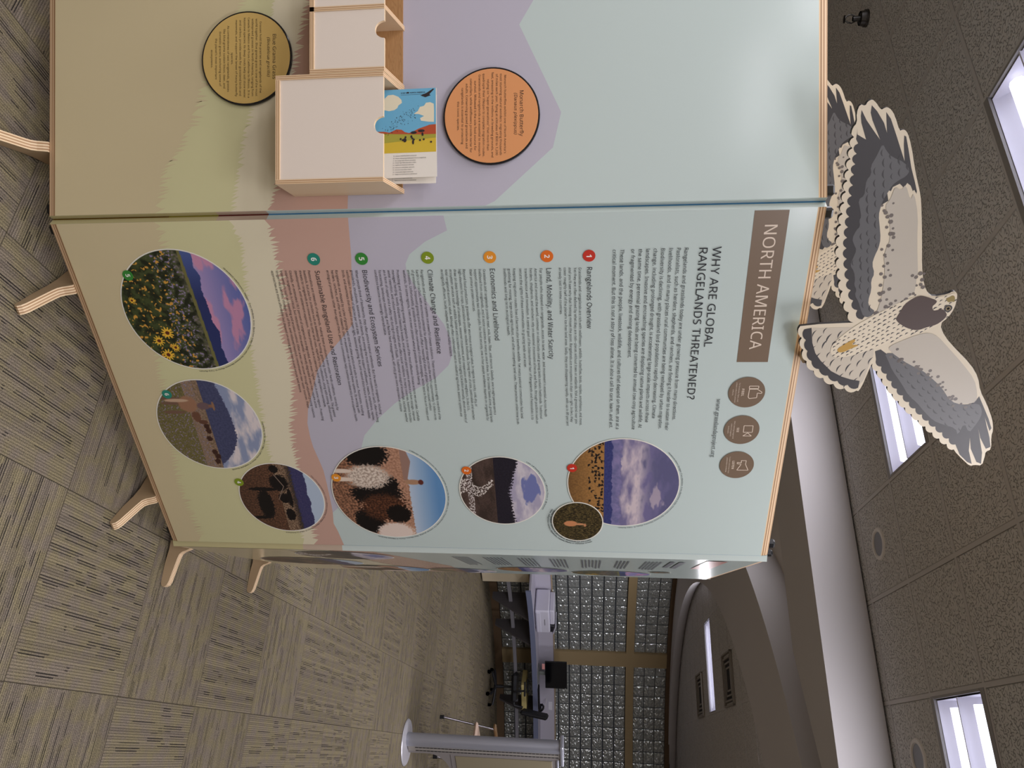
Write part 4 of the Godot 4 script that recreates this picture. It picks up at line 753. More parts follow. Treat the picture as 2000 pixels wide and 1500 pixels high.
func glass_block_mesh(sd: int, wd: float, ht: float) -> ArrayMesh:
	var nz := noise(sd, 4.5, 2)
	var k := 11
	var h := func(i: int, j: int) -> Vector3:
		var fx := float(i) / k; var fy := float(j) / k
		var edge := minf(minf(fx, 1 - fx), minf(fy, 1 - fy))
		var z := 0.010 * minf(1.0, edge * 7.0) + (0.030 * nz.get_noise_2d(fx, fy) if edge > 0.01 else 0.0)
		return Vector3((fx - 0.5) * wd, (fy - 0.5) * ht, z)
	var nrm := func(i: int, j: int) -> Vector3:
		var a: Vector3 = h.call(mini(i + 1, k), j) - h.call(maxi(i - 1, 0), j); var b: Vector3 = h.call(i, mini(j + 1, k)) - h.call(i, maxi(j - 1, 0))
		return a.cross(b).normalized()
	var b := MB.new()
	for i in k:
		for j in k: b.smooth_quad(h.call(i, j), h.call(i + 1, j), h.call(i + 1, j + 1), h.call(i, j + 1), nrm.call(i, j), nrm.call(i + 1, j), nrm.call(i + 1, j + 1), nrm.call(i, j + 1))
	for s in [[-1, 0], [1, 0], [0, -1], [0, 1]]:
		var c := Vector3(s[0] * wd / 2, s[1] * ht / 2, -0.02); var e := Vector3(absf(s[1]) * wd / 2, absf(s[0]) * ht / 2, 0); var z := Vector3(0, 0, 0.02)
		if s[0] + s[1] > 0 == (s[0] != 0): b.quad(c - e - z, c + e - z, c + e + z, c - e + z)
		else: b.quad(c + e - z, c - e - z, c - e + z, c + e + z)
	return b.into(ArrayMesh.new(), mats["glass block"])

func build_glass_wall() -> void:
	var gm := mat("glass block", Color(0.80, 0.82, 0.81), 0.05, 0.62, 1.0)
	var tan := mat("tan painted mullion", rgb(168, 146, 108), 0.7); var brown := mat("brown header", rgb(104, 82, 58), 0.7)
	var mortar := mat("dark mortar", rgb(70, 74, 80), 0.8)
	var c := Vector3(7.101, 0, -8.335); var r := 5.865
	var on := func(deg: float, rr: float, y: float) -> Vector3: return c + Vector3(cos(deg_to_rad(deg)) * rr, y, sin(deg_to_rad(deg)) * rr)
	var back := MB.new()
	for q in 64:
		var a := -150.0 + q * 1.25; var b := a + 1.25
		for y in [[0.0, 3.3]]:
			back.quad(on.call(a, r + 0.02, y[0]), on.call(b, r + 0.02, y[0]), on.call(b, r + 0.02, y[1]), on.call(a, r + 0.02, y[1]))
			back.quad(on.call(b, r + 0.12, y[0]), on.call(a, r + 0.12, y[0]), on.call(a, r + 0.12, y[1]), on.call(b, r + 0.12, y[1]))
	var wall := structure("wall_glass", back, mortar, "curved wall of glass blocks in tan frames")
	var strip := func(mb: MB, a0: float, a1: float, y0: float, y1: float, d: float) -> void:
		var k := maxi(1, int(absf(a1 - a0) / 1.25))
		for q in k:
			var a := lerpf(a0, a1, float(q) / k); var b := lerpf(a0, a1, float(q + 1) / k)
			mb.quad(on.call(a, r - d, y0), on.call(b, r - d, y0), on.call(b, r - d, y1), on.call(a, r - d, y1))
			mb.quad(on.call(a, r - d, y1), on.call(b, r - d, y1), on.call(b, r + 0.02, y1), on.call(a, r + 0.02, y1))
			mb.quad(on.call(a, r + 0.02, y0), on.call(b, r + 0.02, y0), on.call(b, r - d, y0), on.call(a, r - d, y0))
		for a in [a0, a1]: mb.quad(on.call(a, r - d, y0), on.call(a, r - d, y1), on.call(a, r + 0.02, y1), on.call(a, r + 0.02, y0))
	var m := MB.new(); strip.call(m, -150.0, -70.0, 3.2, 3.285, 0.03); one("header", m, brown, wall)
	m = MB.new(); strip.call(m, -150.0, -70.0, 2.455, 2.6, 0.05); one("transom", m, tan, wall)
	m = MB.new(); strip.call(m, -150.0, -70.0, 0.0, 0.14, 0.03); one("base_board", m, brown, wall)
	for p in [[-111.3, -108.35], [-133.2, -131.2], [-86.6, -83.8]]:
		m = MB.new(); strip.call(m, p[0], p[1], 0.14, 3.2, 0.05); one("mullion", m, tan, wall)
	var wd := 0.205; var meshes := []
	for k in 6: meshes.append(glass_block_mesh(200 + k * 7, wd, 0.188))
	var rng := RandomNumberGenerator.new(); rng.seed = 21
	for bayx in [[-131.2, -111.3, 9], [-108.35, -86.6, 10]]:
		for q in bayx[2]:
			var a := lerpf(bayx[0], bayx[1], (q + 0.5) / bayx[2])
			for row in 14:
				var y := 2.6 + 0.1 + row * 0.2 if row < 3 else 2.455 - 0.107 - (row - 3) * 0.2105
				if y < 0.2: continue
				var o := put("glass_block", meshes[rng.randi_range(0, 5)], wall)
				var out := -Vector3(cos(deg_to_rad(a)), 0, sin(deg_to_rad(a)))
				o.transform = Transform3D(Basis(Vector3.UP.cross(out), Vector3.UP, out), on.call(a, r - 0.004, y))

# ---------------------------------------------------------------- the exhibit screen
const H := 2.28            # height of a printed face
const SHEETS := {"sky": [194, 206, 200], "lav": [187, 182, 192], "pink": [198, 161, 144], "cream": [222, 212, 182], "green": [208, 203, 156], "tan": [205, 190, 151]}

func print_mat(k: String) -> StandardMaterial3D:
	var c: Array = SHEETS[k]
	var m := mat("print " + k, rgb(c[0], c[1], c[2]), 0.17, 0.0, 0.5)
	return m

func jag(l: Array, sd: int, reach: float) -> PackedVector2Array:
	# grass blades along an edge of the print
	var rng := RandomNumberGenerator.new(); rng.seed = sd
	var p := PackedVector2Array()
	for i in l.size() - 1:
		var a := Vector2(l[i][0], l[i][1]); var b := Vector2(l[i + 1][0], l[i + 1][1])
		var k := maxi(1, int(absf(b.x - a.x) / 0.011))
		for q in k:
			var m := a.lerp(b, float(q) / k)
			p.append(m)
			p.append(a.lerp(b, (q + 0.45) / k) + Vector2(rng.randf_range(-0.012, 0.004), reach * rng.randf_range(0.35, 1.0)))
	p.append(Vector2(l[-1][0], l[-1][1]))
	return p

func band(front: Node, called: String, l: Array, w: float, z: float, m: Material, blades := 0.0, sd := 0) -> void:
	var p := jag(l, sd, blades) if blades > 0 else pv(l)
	p[0].x = 0.0; p[-1].x = w
	for i in range(1, p.size() - 1): p[i].x = clampf(p[i].x, 0.0, w)
	var q := PackedVector2Array()
	for i in p.size():
		if q.is_empty() or p[i].x > q[-1].x + 1e-4 or absf(p[i].y - q[-1].y) > 1e-4: q.append(p[i])
	q.append(Vector2(w, 0)); q.append(Vector2(0, 0))
	sheet(called, q, z, m, front)

func strip_at(mb: MB, w: float, y0: float, y1: float, z0: float, z1: float, cols: Array) -> void:
	var k := cols.size()
	for i in k:
		mb.col = cols[i]
		var a := float(i) / k; var b := float(i + 1) / k
		var p := Vector3(0, lerpf(y0, y1, a), lerpf(z0, z1, a)); var q := Vector3(0, lerpf(y0, y1, b), lerpf(z0, z1, b)); var e := Vector3(w, 0, 0)
		if y1 > y0: mb.quad(p, p + e, q + e, q)
		else: mb.quad(q, q + e, p + e, p)

func panel_at(d: Dictionary) -> Transform3D:
	var x := Vector3(d.x[0], 0, d.x[2])
	return Transform3D(Basis(x, Vector3.UP, x.cross(Vector3.UP)), Vector3(d.o[0], d.o[1], d.o[2]))

func panel(d: Dictionary, label: String, bands: Dictionary, feet: Array, side_l: float, side_r: float) -> Node3D:
	var t := thing("display_board", label, "display board", panel_at(d), "hinged exhibit panels")
	var w: float = d.w
	var e := 0.024; var zc := -0.005; var zb := -0.05
	var ply := []
	for k in [[214, 182, 140], [150, 112, 78], [222, 192, 152], [168, 128, 92], [224, 196, 158], [196, 160, 122]]: ply.append(rgb(k[0], k[1], k[2]).srgb_to_linear())
	var front := sheet("front_sheet", PackedVector2Array([Vector2(0, 0), Vector2(w, 0), Vector2(w, H), Vector2(0, H)]), 0.0, print_mat("sky"), t)
	var z := 0.0003; var sd := int(absf(d.o[0]) * 100)
	for k in ["lav", "pink", "cream", "green", "tan"]:
		if bands.has(k):
			band(front, {"lav": "lavender_hill", "pink": "pink_hill", "cream": "cream_grass", "green": "green_grass", "tan": "tan_grass"}[k], bands[k], w, z, print_mat(k), {"cream": 0.036, "green": 0.026, "tan": 0.045}.get(k, 0.0), sd)
			z += 0.0003; sd += 1
	var pm := vcol("plywood edge", 0.6)
	for top in [true, false]:
		var b := MB.new()
		if top: strip_at(b, w, H, H + e, 0.0, zc, ply)
		else: strip_at(b, w, 0.0, -e, 0.0, zc, ply)
		one("plywood_edge", b, pm, t)
	# bevelled sides, printed with the scene that wraps round from the back
	var wrap := [[-e, 0.36, [120, 92, 40]], [0.36, 0.52, [150, 140, 60]], [0.52, 0.68, [110, 50, 44]], [0.68, H + e, [84, 138, 172]]]
	for s in 2:
		var b := MB.new()
		var reach: float = [side_l, side_r][s]
		var x0: float = 0.0 if s == 0 else w; var sg := -1.0 if s == 0 else 1.0
		for k in wrap:
			var y0: float = k[0]; var y1: float = k[1]
			for half in 2:
				var xa: float = x0 + sg * reach * (0.0 if half == 0 else 0.45); var xb: float = x0 + sg * reach * (0.45 if half == 0 else 1.0)
				var za: float = 0.0 if half == 0 else -0.02; var zz: float = -0.02 if half == 0 else zb
				b.col = rgb(k[2][0], k[2][1], k[2][2]).srgb_to_linear()
				if half == 0:
					var mid := (y0 + y1) / 2
					b.col = rgb(197, 207, 201).srgb_to_linear() if mid > 1.2 else (rgb(190, 170, 150).srgb_to_linear() if mid > 0.5 else rgb(190, 180, 135).srgb_to_linear())
				var q := [Vector3(xa, y0, za), Vector3(xb, y0, zz), Vector3(xb, y1, zz), Vector3(xa, y1, za)]
				if sg > 0: b.quad(q[0], q[1], q[2], q[3])
				else: b.quad(q[1], q[0], q[3], q[2])
		one("side_bevel", b, vcol("glossy wrapped print", 0.2), t)
	var back := MB.new()
	back.box(Vector3(-side_l, -e, zb - 0.002), Vector3(w + side_r, H + e, zb))
	back.box(Vector3(0.0, H, zb), Vector3(w, H + e, zc)); back.box(Vector3(0.0, -e, zb), Vector3(w, 0.0, zc))
	one("back_board", back, mat("panel core ply", rgb(206, 178, 142), 0.7), t)
	for x in feet: foot(t, x)
	return t

func foot(t: Node3D, x: float) -> void:
	var half := [[0.0, 0.10], [0.006, 0.088], [0.012, 0.072], [0.022, 0.060], [0.04, 0.054], [0.09, 0.043], [0.135, 0.033], [0.15, 0.026], [0.157, 0.015], [0.153, 0.005], [0.142, 0.0], [0.06, 0.003], [0.0, 0.012]]
	var p := PackedVector2Array()
	for q in half: p.append(Vector2(q[0], q[1] - 0.125))
	for i in range(half.size() - 1, -1, -1): p.append(Vector2(-0.05 - half[i][0], half[i][1] - 0.125))
	# outline lies in depth and height; pull it along the panel's width
	var turn := Transform3D(Basis(Vector3(0, 0, 1), Vector3(0, 1, 0), Vector3(-1, 0, 0)), Vector3(x, 0, 0))
	var side := MB.new(); side.prism(p, -0.0155, 0.0155, turn, true, false, true)
	var f := put("foot", side.into(ArrayMesh.new(), mat("foot laminate", rgb(178, 152, 118), 0.5)), t)
	var edge := MB.new()
	var cols := [[232, 206, 168], [176, 138, 100], [234, 208, 172], [190, 152, 114], [236, 212, 176], [172, 134, 96], [230, 204, 166]]
	for k in cols.size():
		edge.col = rgb(cols[k][0], cols[k][1], cols[k][2]).srgb_to_linear()
		edge.prism(p, -0.0155 + 0.031 * k / cols.size(), -0.0155 + 0.031 * (k + 1) / cols.size(), turn, false, true, false)
	one("plywood_edge", edge, vcol("plywood edge", 0.6), f)

func clip(t: Node3D, x: float, y: float, up: bool) -> void:
	var b := MB.new()
	var s := 1.0 if up else -1.0
	b.rbox(Vector3(x - 0.016, minf(y, y + s * 0.028), -0.047), Vector3(x + 0.016, maxf(y, y + s * 0.028), -0.022), 0.006)
	one("hinge_clip", b, mat("black plastic", rgb(22, 22, 24), 0.35), t)

func badge(called: String, parent: Node, n: String, c: Vector2, r: float, z: float) -> void:
	var cols := {"1": [196, 52, 36], "2": [222, 108, 34], "3": [228, 146, 44], "4": [128, 148, 34], "5": [52, 132, 52], "6": [38, 132, 112]}
	var q: Array = cols[n]
	var disc := MB.new(); disc.prism(circle(c.x, c.y, r, 36), z, z, Transform3D.IDENTITY, true, false, false)
	var mesh := disc.into(ArrayMesh.new(), mat("badge " + n, rgb(q[0], q[1], q[2]), 0.4))
	var num := MB.new()
	var box: AABB = glyphs(n, sans_bold)[2]
	var cap := r * 0.85
	var wd: float = box.size.x / (glyphs("H", sans_bold)[2] as AABB).size.y * cap
	letters(num, [[n, c.x - wd / 2, c.y - cap / 2, wd]], cap, z + 0.0002, sans_bold)
	num.into(mesh, mat("white print", rgb(240, 236, 228), 0.4))
	put(called, mesh, parent)

func words(called: String, parent: Node, lines: Array, cap: float, z: float, font: Font, m: Material, slant := 0.0) -> MeshInstance3D:
	var b := MB.new(); letters(b, lines, cap, z, font, slant)
	return one(called, b, m, parent)

func photo(parent: Node, k: int, d: Dictionary, z: float) -> void:
	var c := Vector2(d.c[0], d.c[1]); var r: float = d.r
	var rim := MB.new(); rim.prism(circle(c.x, c.y, r + 0.004, 64), z, z, Transform3D.IDENTITY, true, false, false)
	var ph := one("printed_photo", rim, mat("photo rim print", rgb(232, 228, 214), 0.4), parent)
	var names := ["", "bison on a plain under a cloudy sky", "sheep trailing through a dark valley", "sheep and goats under a blue sky", "dark cattle on dry grass", "yellow wildflowers under a pink sky", "rider gathering cattle below a hill", "small brown bird in grass"]
	ph.set_meta("label", "round photograph of " + names[k])
	var b := MB.new()
	var p := circle(c.x, c.y, r, 64)
	for i in 64:
		var a := p[i]; var e := p[(i + 1) % 64]
		var uv := func(q: Vector2) -> Vector2: return Vector2((q.x - c.x) / r * 0.5 + 0.5, 0.5 - (q.y - c.y) / r * 0.5)
		b.tri(Vector3(c.x, c.y, z + 0.0003), Vector3(a.x, a.y, z + 0.0003), Vector3(e.x, e.y, z + 0.0003), Vector3.ZERO, Vector3.ZERO, Vector3.ZERO, Vector2(0.5, 0.5), uv.call(a), uv.call(e))
	one("picture", b, photo_material(k), ph)
	var cap := 0.0052
	var t := MB.new()
	var ink := mat("black print", rgb(38, 38, 42), 0.45)
	if k == 7:
		var cut: int = d.text.find("and many") + 8
		arc_letters(t, d.text.substr(0, cut), c, r + 0.010, d.a0, d.a1 + (360.0 if d.a1 < d.a0 else 0.0), cap, z + 0.0004, sans_bold)
		arc_letters(t, d.text.substr(cut + 1), c, r + 0.020, d.a0, d.a1 + (360.0 if d.a1 < d.a0 else 0.0), cap, z + 0.0004, sans_bold)
	else:
		arc_letters(t, d.text, c, r + 0.009, d.a0, d.a1, cap, z + 0.0004, sans)
	one("caption", t, ink, ph)
	if d.n != "": badge("number_badge", ph, d.n, Vector2(d.badge[0], d.badge[1]), 0.0178, z + 0.0009)

func build_panel_a() -> Node3D:
	var t := panel(D_A, "exhibit panel carrying the brochure holders and the two round plaques", BANDS_A, FEET.A, 0.01, 0.010)
	for up in [true, false]: clip(t, D_A.w - 0.028, H + 0.024 if up else -0.024, up)
	return t

func build_panel_b() -> void:
	var t := panel(D_B, "exhibit panel headed NORTH AMERICA with text columns and round photographs", BANDS_B, FEET.B, 0.014, 0.006)
	for up in [true, false]:
		for x in [0.028, D_B.w - 0.03]: clip(t, x, H + 0.024 if up else -0.024, up)
	var ink := mat("black print", rgb(38, 38, 42), 0.45)
	var z := 0.0022
	words("intro_lettering", t, INTRO, INTRO_CAP, z, sans, ink)
	words("body_lettering", t, BODY, BODY_CAP, z, sans, ink)
	words("heading_lettering", t, HEADS, HEAD_CAP, z, sans, ink)
	words("title_lettering", t, TITLE, TITLE_CAP, z, sans, ink)
	words("web_address", t, URL, URL_CAP, z, serif, ink)
	var bn := sheet("title_banner", PackedVector2Array([Vector2(BANNER[0], BANNER[1]), Vector2(BANNER[2], BANNER[1]), Vector2(BANNER[2], BANNER[3]), Vector2(BANNER[0], BANNER[3])]), 0.0006, mat("banner brown", rgb(122, 103, 85), 0.3), t)
	words("banner_lettering", bn, BANNER_TEXT, BANNER_CAP, 0.0010, sans, mat("banner cream print", rgb(222, 204, 184), 0.4))
	for q in BADGES: badge("number_badge", t, q[0], Vector2(q[1], q[2]), q[3], z)
	for k in 7: photo(t, k + 1, PHOTOS[k], 0.0022 if k < 6 else 0.0034)
	# three brown icon discs: thumb, camera, loudhailer
	var icon_text := [["FEEL", "For brochures, flyers, and", "artisan crafts from pastoral", "cultures."], ["SEE", "Short, stunning images and", "videos of rangeland", "landscapes."], ["LISTEN", "to poetry and stories from", "pastoralists worldwide."]]
	var icon_shape := [
		[[[-0.42, 0.12], [-0.42, 0.68], [-0.26, 0.68], [-0.26, 0.12], [-0.42, 0.12]], [[-0.22, 0.14], [-0.22, 0.62], [-0.02, 0.92], [0.06, 0.9], [0.04, 0.64], [0.34, 0.64], [0.40, 0.2], [0.3, 0.12], [-0.22, 0.14]]],
		[[[-0.30, 0.12], [-0.30, 0.68], [0.16, 0.68], [0.16, 0.12], [-0.30, 0.12]], [[0.2, 0.4], [0.42, 0.66], [0.42, 0.12], [0.2, 0.4]]],
		[[[-0.34, 0.26], [-0.34, 0.58], [-0.06, 0.56], [0.38, 0.78], [0.38, 0.04], [-0.06, 0.28], [-0.1, 0.02], [-0.2, 0.02], [-0.16, 0.28], [-0.34, 0.26]]]]
	var pale := mat("banner cream print", rgb(222, 204, 184), 0.4)
	for k in 3:
		var c: Array = ICONS[k]
		var dsc := sheet("icon_disc", circle(c[0], c[1], c[2], 48), z, mat("banner brown", rgb(122, 103, 85), 0.3), t)
		var ic := MB.new()
		for l in icon_shape[k]:
			for i in l.size() - 1:
				var a := Vector2(c[0] + l[i][0] * c[2], c[1] + l[i][1] * c[2] * 0.9); var b := Vector2(c[0] + l[i + 1][0] * c[2], c[1] + l[i + 1][1] * c[2] * 0.9)
				var s := (b - a).normalized().orthogonal() * 0.0011
				var q := [a + s, a - s, b - s, b + s]
				if (q[1] - q[0]).cross(q[2] - q[0]) < 0: q.reverse()
				ic.quad(Vector3(q[0].x, q[0].y, z + 0.0003), Vector3(q[1].x, q[1].y, z + 0.0003), Vector3(q[2].x, q[2].y, z + 0.0003), Vector3(q[3].x, q[3].y, z + 0.0003))
		one("icon", ic, pale, dsc)
		var tx: Array = icon_text[k]
		var wl: float = [0.028, 0.018, 0.034][k]
		words("icon_title", dsc, [[tx[0], c[0] - wl / 2, c[1] - 0.016, wl]], 0.0075, z + 0.0003, sans_bold, pale)
		var lines := []
		for i in range(1, tx.size()):
			var lw: float = tx[i].length() * 0.0027
			lines.append([tx[i], c[0] - lw / 2, c[1] - 0.018 - 0.009 * i, lw])
		words("icon_text", dsc, lines, 0.0042, z + 0.0003, sans, pale)

func build_panel_c() -> void:
	var t := panel(D_C, "exhibit panel turned edge-on at the right, glossy and hard to read", BANDS_C, FEET.C, 0.028, 0.01)
	for up in [true, false]: clip(t, 0.03, H + 0.024 if up else -0.024, up)
	var z := 0.0022
	sheet("title_banner", PackedVector2Array([Vector2(BANNER_C[0], BANNER_C[1]), Vector2(0.5, BANNER_C[1]), Vector2(0.5, BANNER_C[2]), Vector2(BANNER_C[0], BANNER_C[2])]), z, mat("banner red brown", rgb(150, 84, 66), 0.3), t)
	var kinds := [2, 4, 3, 6, 1, 5, 7]
	for k in DISCS_C.size():
		var q: Array = DISCS_C[k]
		var rim := MB.new(); rim.prism(circle(q[0], q[1], q[2] + 0.004, 48), z, z, Transform3D.IDENTITY, true, false, false)
		var ph := one("printed_photo", rim, mat("photo rim print", rgb(232, 228, 214), 0.4), t)
		var b := MB.new(); var p := circle(q[0], q[1], q[2], 48)
		for i in 48:
			var a := p[i]; var e := p[(i + 1) % 48]
			b.tri(Vector3(q[0], q[1], z + 0.0003), Vector3(a.x, a.y, z + 0.0003), Vector3(e.x, e.y, z + 0.0003), Vector3.ZERO, Vector3.ZERO, Vector3.ZERO, Vector2(0.5, 0.5), Vector2((a.x - q[0]) / q[2] * 0.5 + 0.5, 0.5 - (a.y - q[1]) / q[2] * 0.5), Vector2((e.x - q[0]) / q[2] * 0.5 + 0.5, 0.5 - (e.y - q[1]) / q[2] * 0.5))
		one("picture", b, mats["printed photograph %d" % kinds[k]], ph)
	# lines of small print too slanted to read, drawn as the grey rules they show as
	var rows := MB.new(); var rng := RandomNumberGenerator.new(); rng.seed = 6
	var y := 1.93
	for blk in 7:
		for l in [5, 4, 6, 5, 5, 6, 5][blk]:
			var w := rng.randf_range(0.42, 0.52)
			rows.quad(Vector3(0.14, y, z), Vector3(0.14 + w, y, z), Vector3(0.14 + w, y + 0.006, z), Vector3(0.14, y + 0.006, z))
			y -= 0.0145
		y -= 0.055
	rows.quad(Vector3(0.12, 2.0, z), Vector3(0.5, 2.0, z), Vector3(0.5, 2.024, z), Vector3(0.12, 2.024, z)); rows.quad(Vector3(0.12, 1.965, z), Vector3(0.46, 1.965, z), Vector3(0.46, 1.985, z), Vector3(0.12, 1.985, z))
	one("small_print", rows, mat("grey print", rgb(92, 94, 98), 0.4), t)

func plaque(called: String, label: String, q: Array, col: Color, title: Array, ital: Array, body: Array, edge: float) -> void:
	var base := panel_at(D_A)
	var t := thing(called, label, "plaque", base * Transform3D(Basis.IDENTITY, Vector3(q[0], q[1], 0.0022)))
	var r: float = q[2]; var h := 0.0098
	var rim := MB.new()
	rim.lathe([[r - 0.0015, 0.0], [r, 0.002], [r, h - 0.0015], [r - 0.0015, h], [r - edge, h]], 72, Transform3D(Basis(Vector3.RIGHT, PI / 2), Vector3.ZERO))
	one("black_rim", rim, mat("gloss black edge", rgb(26, 24, 26), 0.18), t)
	var face := sheet("printed_face", circle(0, 0, r - edge + 0.0004, 72), h, mat(called + " face " + label.left(6), col, 0.35), t)
	var ink := mat("plaque ink", rgb(52, 38, 30), 0.45)
	var move := func(l: Array) -> Array:
		var o := []
		for k in l: o.append([k[0], k[1] - q[0], k[2] - q[1], k[3]])
		return o
	words("title_lettering", face, move.call(title), PLAQUE_TITLE_CAP, h + 0.0004, sans, ink)
	words("italic_lettering", face, move.call(ital), PLAQUE_TITLE_CAP * 0.82, h + 0.0004, sans, ink, 0.2)
	words("text_lettering", face, move.call(body), PLAQUE_CAP, h + 0.0004, sans, ink)

func holder(label: String, q: Array, deep: float, cut_x: float, divider: float) -> void:
	# an open-topped brochure pocket: ply sides with sloping tops, white laminate front with a finger notch
	var t := thing("brochure_holder", label, "brochure holder", panel_at(D_A) * Transform3D(Basis.IDENTITY, Vector3(q[0], q[1], 0.0022)))
	var w: float = q[2] - q[0]; var h: float = q[3] - q[1]; var z1 := deep - 0.0022; var tk := 0.0125
	var back_h: float = HOLD_BACK - q[1]
	var ply := vcol("plywood edge", 0.6); var lam := mat("birch laminate", rgb(206, 180, 146), 0.45)
	var wood := wood_material("oak veneer back", rgb(188, 146, 98), rgb(150, 108, 66), 0.25, 2.4, 31)
	var b := MB.new(); b.box(Vector3(tk, tk, 0.0), Vector3(w - tk, back_h - 0.004, 0.006)); one("back_board", b, wood, t)
	var cols := [[226, 196, 156], [176, 136, 98], [230, 202, 164], [180, 142, 104], [222, 190, 150]]
	var layer := func(mb: MB, k: int) -> void: mb.col = rgb(cols[k][0], cols[k][1], cols[k][2]).srgb_to_linear()
	var turn := Basis(Vector3(0, 0, 1), Vector3(0, 1, 0), Vector3(-1, 0, 0))
	var prof := PackedVector2Array([Vector2(0, 0), Vector2(z1, 0), Vector2(z1, h), Vector2(0.006, back_h), Vector2(0, back_h)])
	for x in ([0.0, w - tk] if divider < 0 else [0.0, divider, w - tk]):
		var sd := MB.new(); sd.prism(prof, -tk, 0.0, Transform3D(turn, Vector3(x, 0, 0)), true, false, true)
		var s := one("side_wall", sd, lam, t)
		var ed := MB.new()
		for k in 5:
			layer.call(ed, k); ed.prism(prof, -tk * (k + 1) / 5.0, -tk * k / 5.0, Transform3D(turn, Vector3(x, 0, 0)), false, true, false)
		one("plywood_edge", ed, ply, s)
	var bt := MB.new()
	for k in 5:
		layer.call(bt, k); bt.box(Vector3(tk, tk * k / 5.0, 0.0), Vector3(w - tk, tk * (k + 1) / 5.0, z1))
	one("bottom", bt, ply, t)
	# front plate with its notch
	var f := PackedVector2Array([Vector2(tk, tk), Vector2(w - tk, tk), Vector2(w - tk, h)])
	var nr := 0.024
	for k in 17:
		var a := PI * k / 16.0
		f.append(Vector2(cut_x + cos(a) * nr, h - sin(a) * nr * 1.1))
	f.append(Vector2(tk, h))
	var fr := MB.new(); fr.prism(f, z1 - 0.012, z1 - 0.003, Transform3D.IDENTITY, true, false, true)
	var fp := one("front_plate", fr, mat("white laminate", rgb(232, 218, 202), 0.4), t)
	var fe := MB.new(); fe.col = rgb(228, 200, 162).srgb_to_linear(); fe.prism(f, z1 - 0.012, z1 - 0.003, Transform3D.IDENTITY, false, true, false)
	one("plate_edge", fe, ply, fp)

func turned(b: MB) -> MB:
	# lettering set for a sheet that stands on its side in the pocket
	for i in b.v.size():
		b.v[i] = Vector3(-b.v[i].y, b.v[i].x, b.v[i].z); b.n[i] = Vector3(0, 0, 1)
	return b

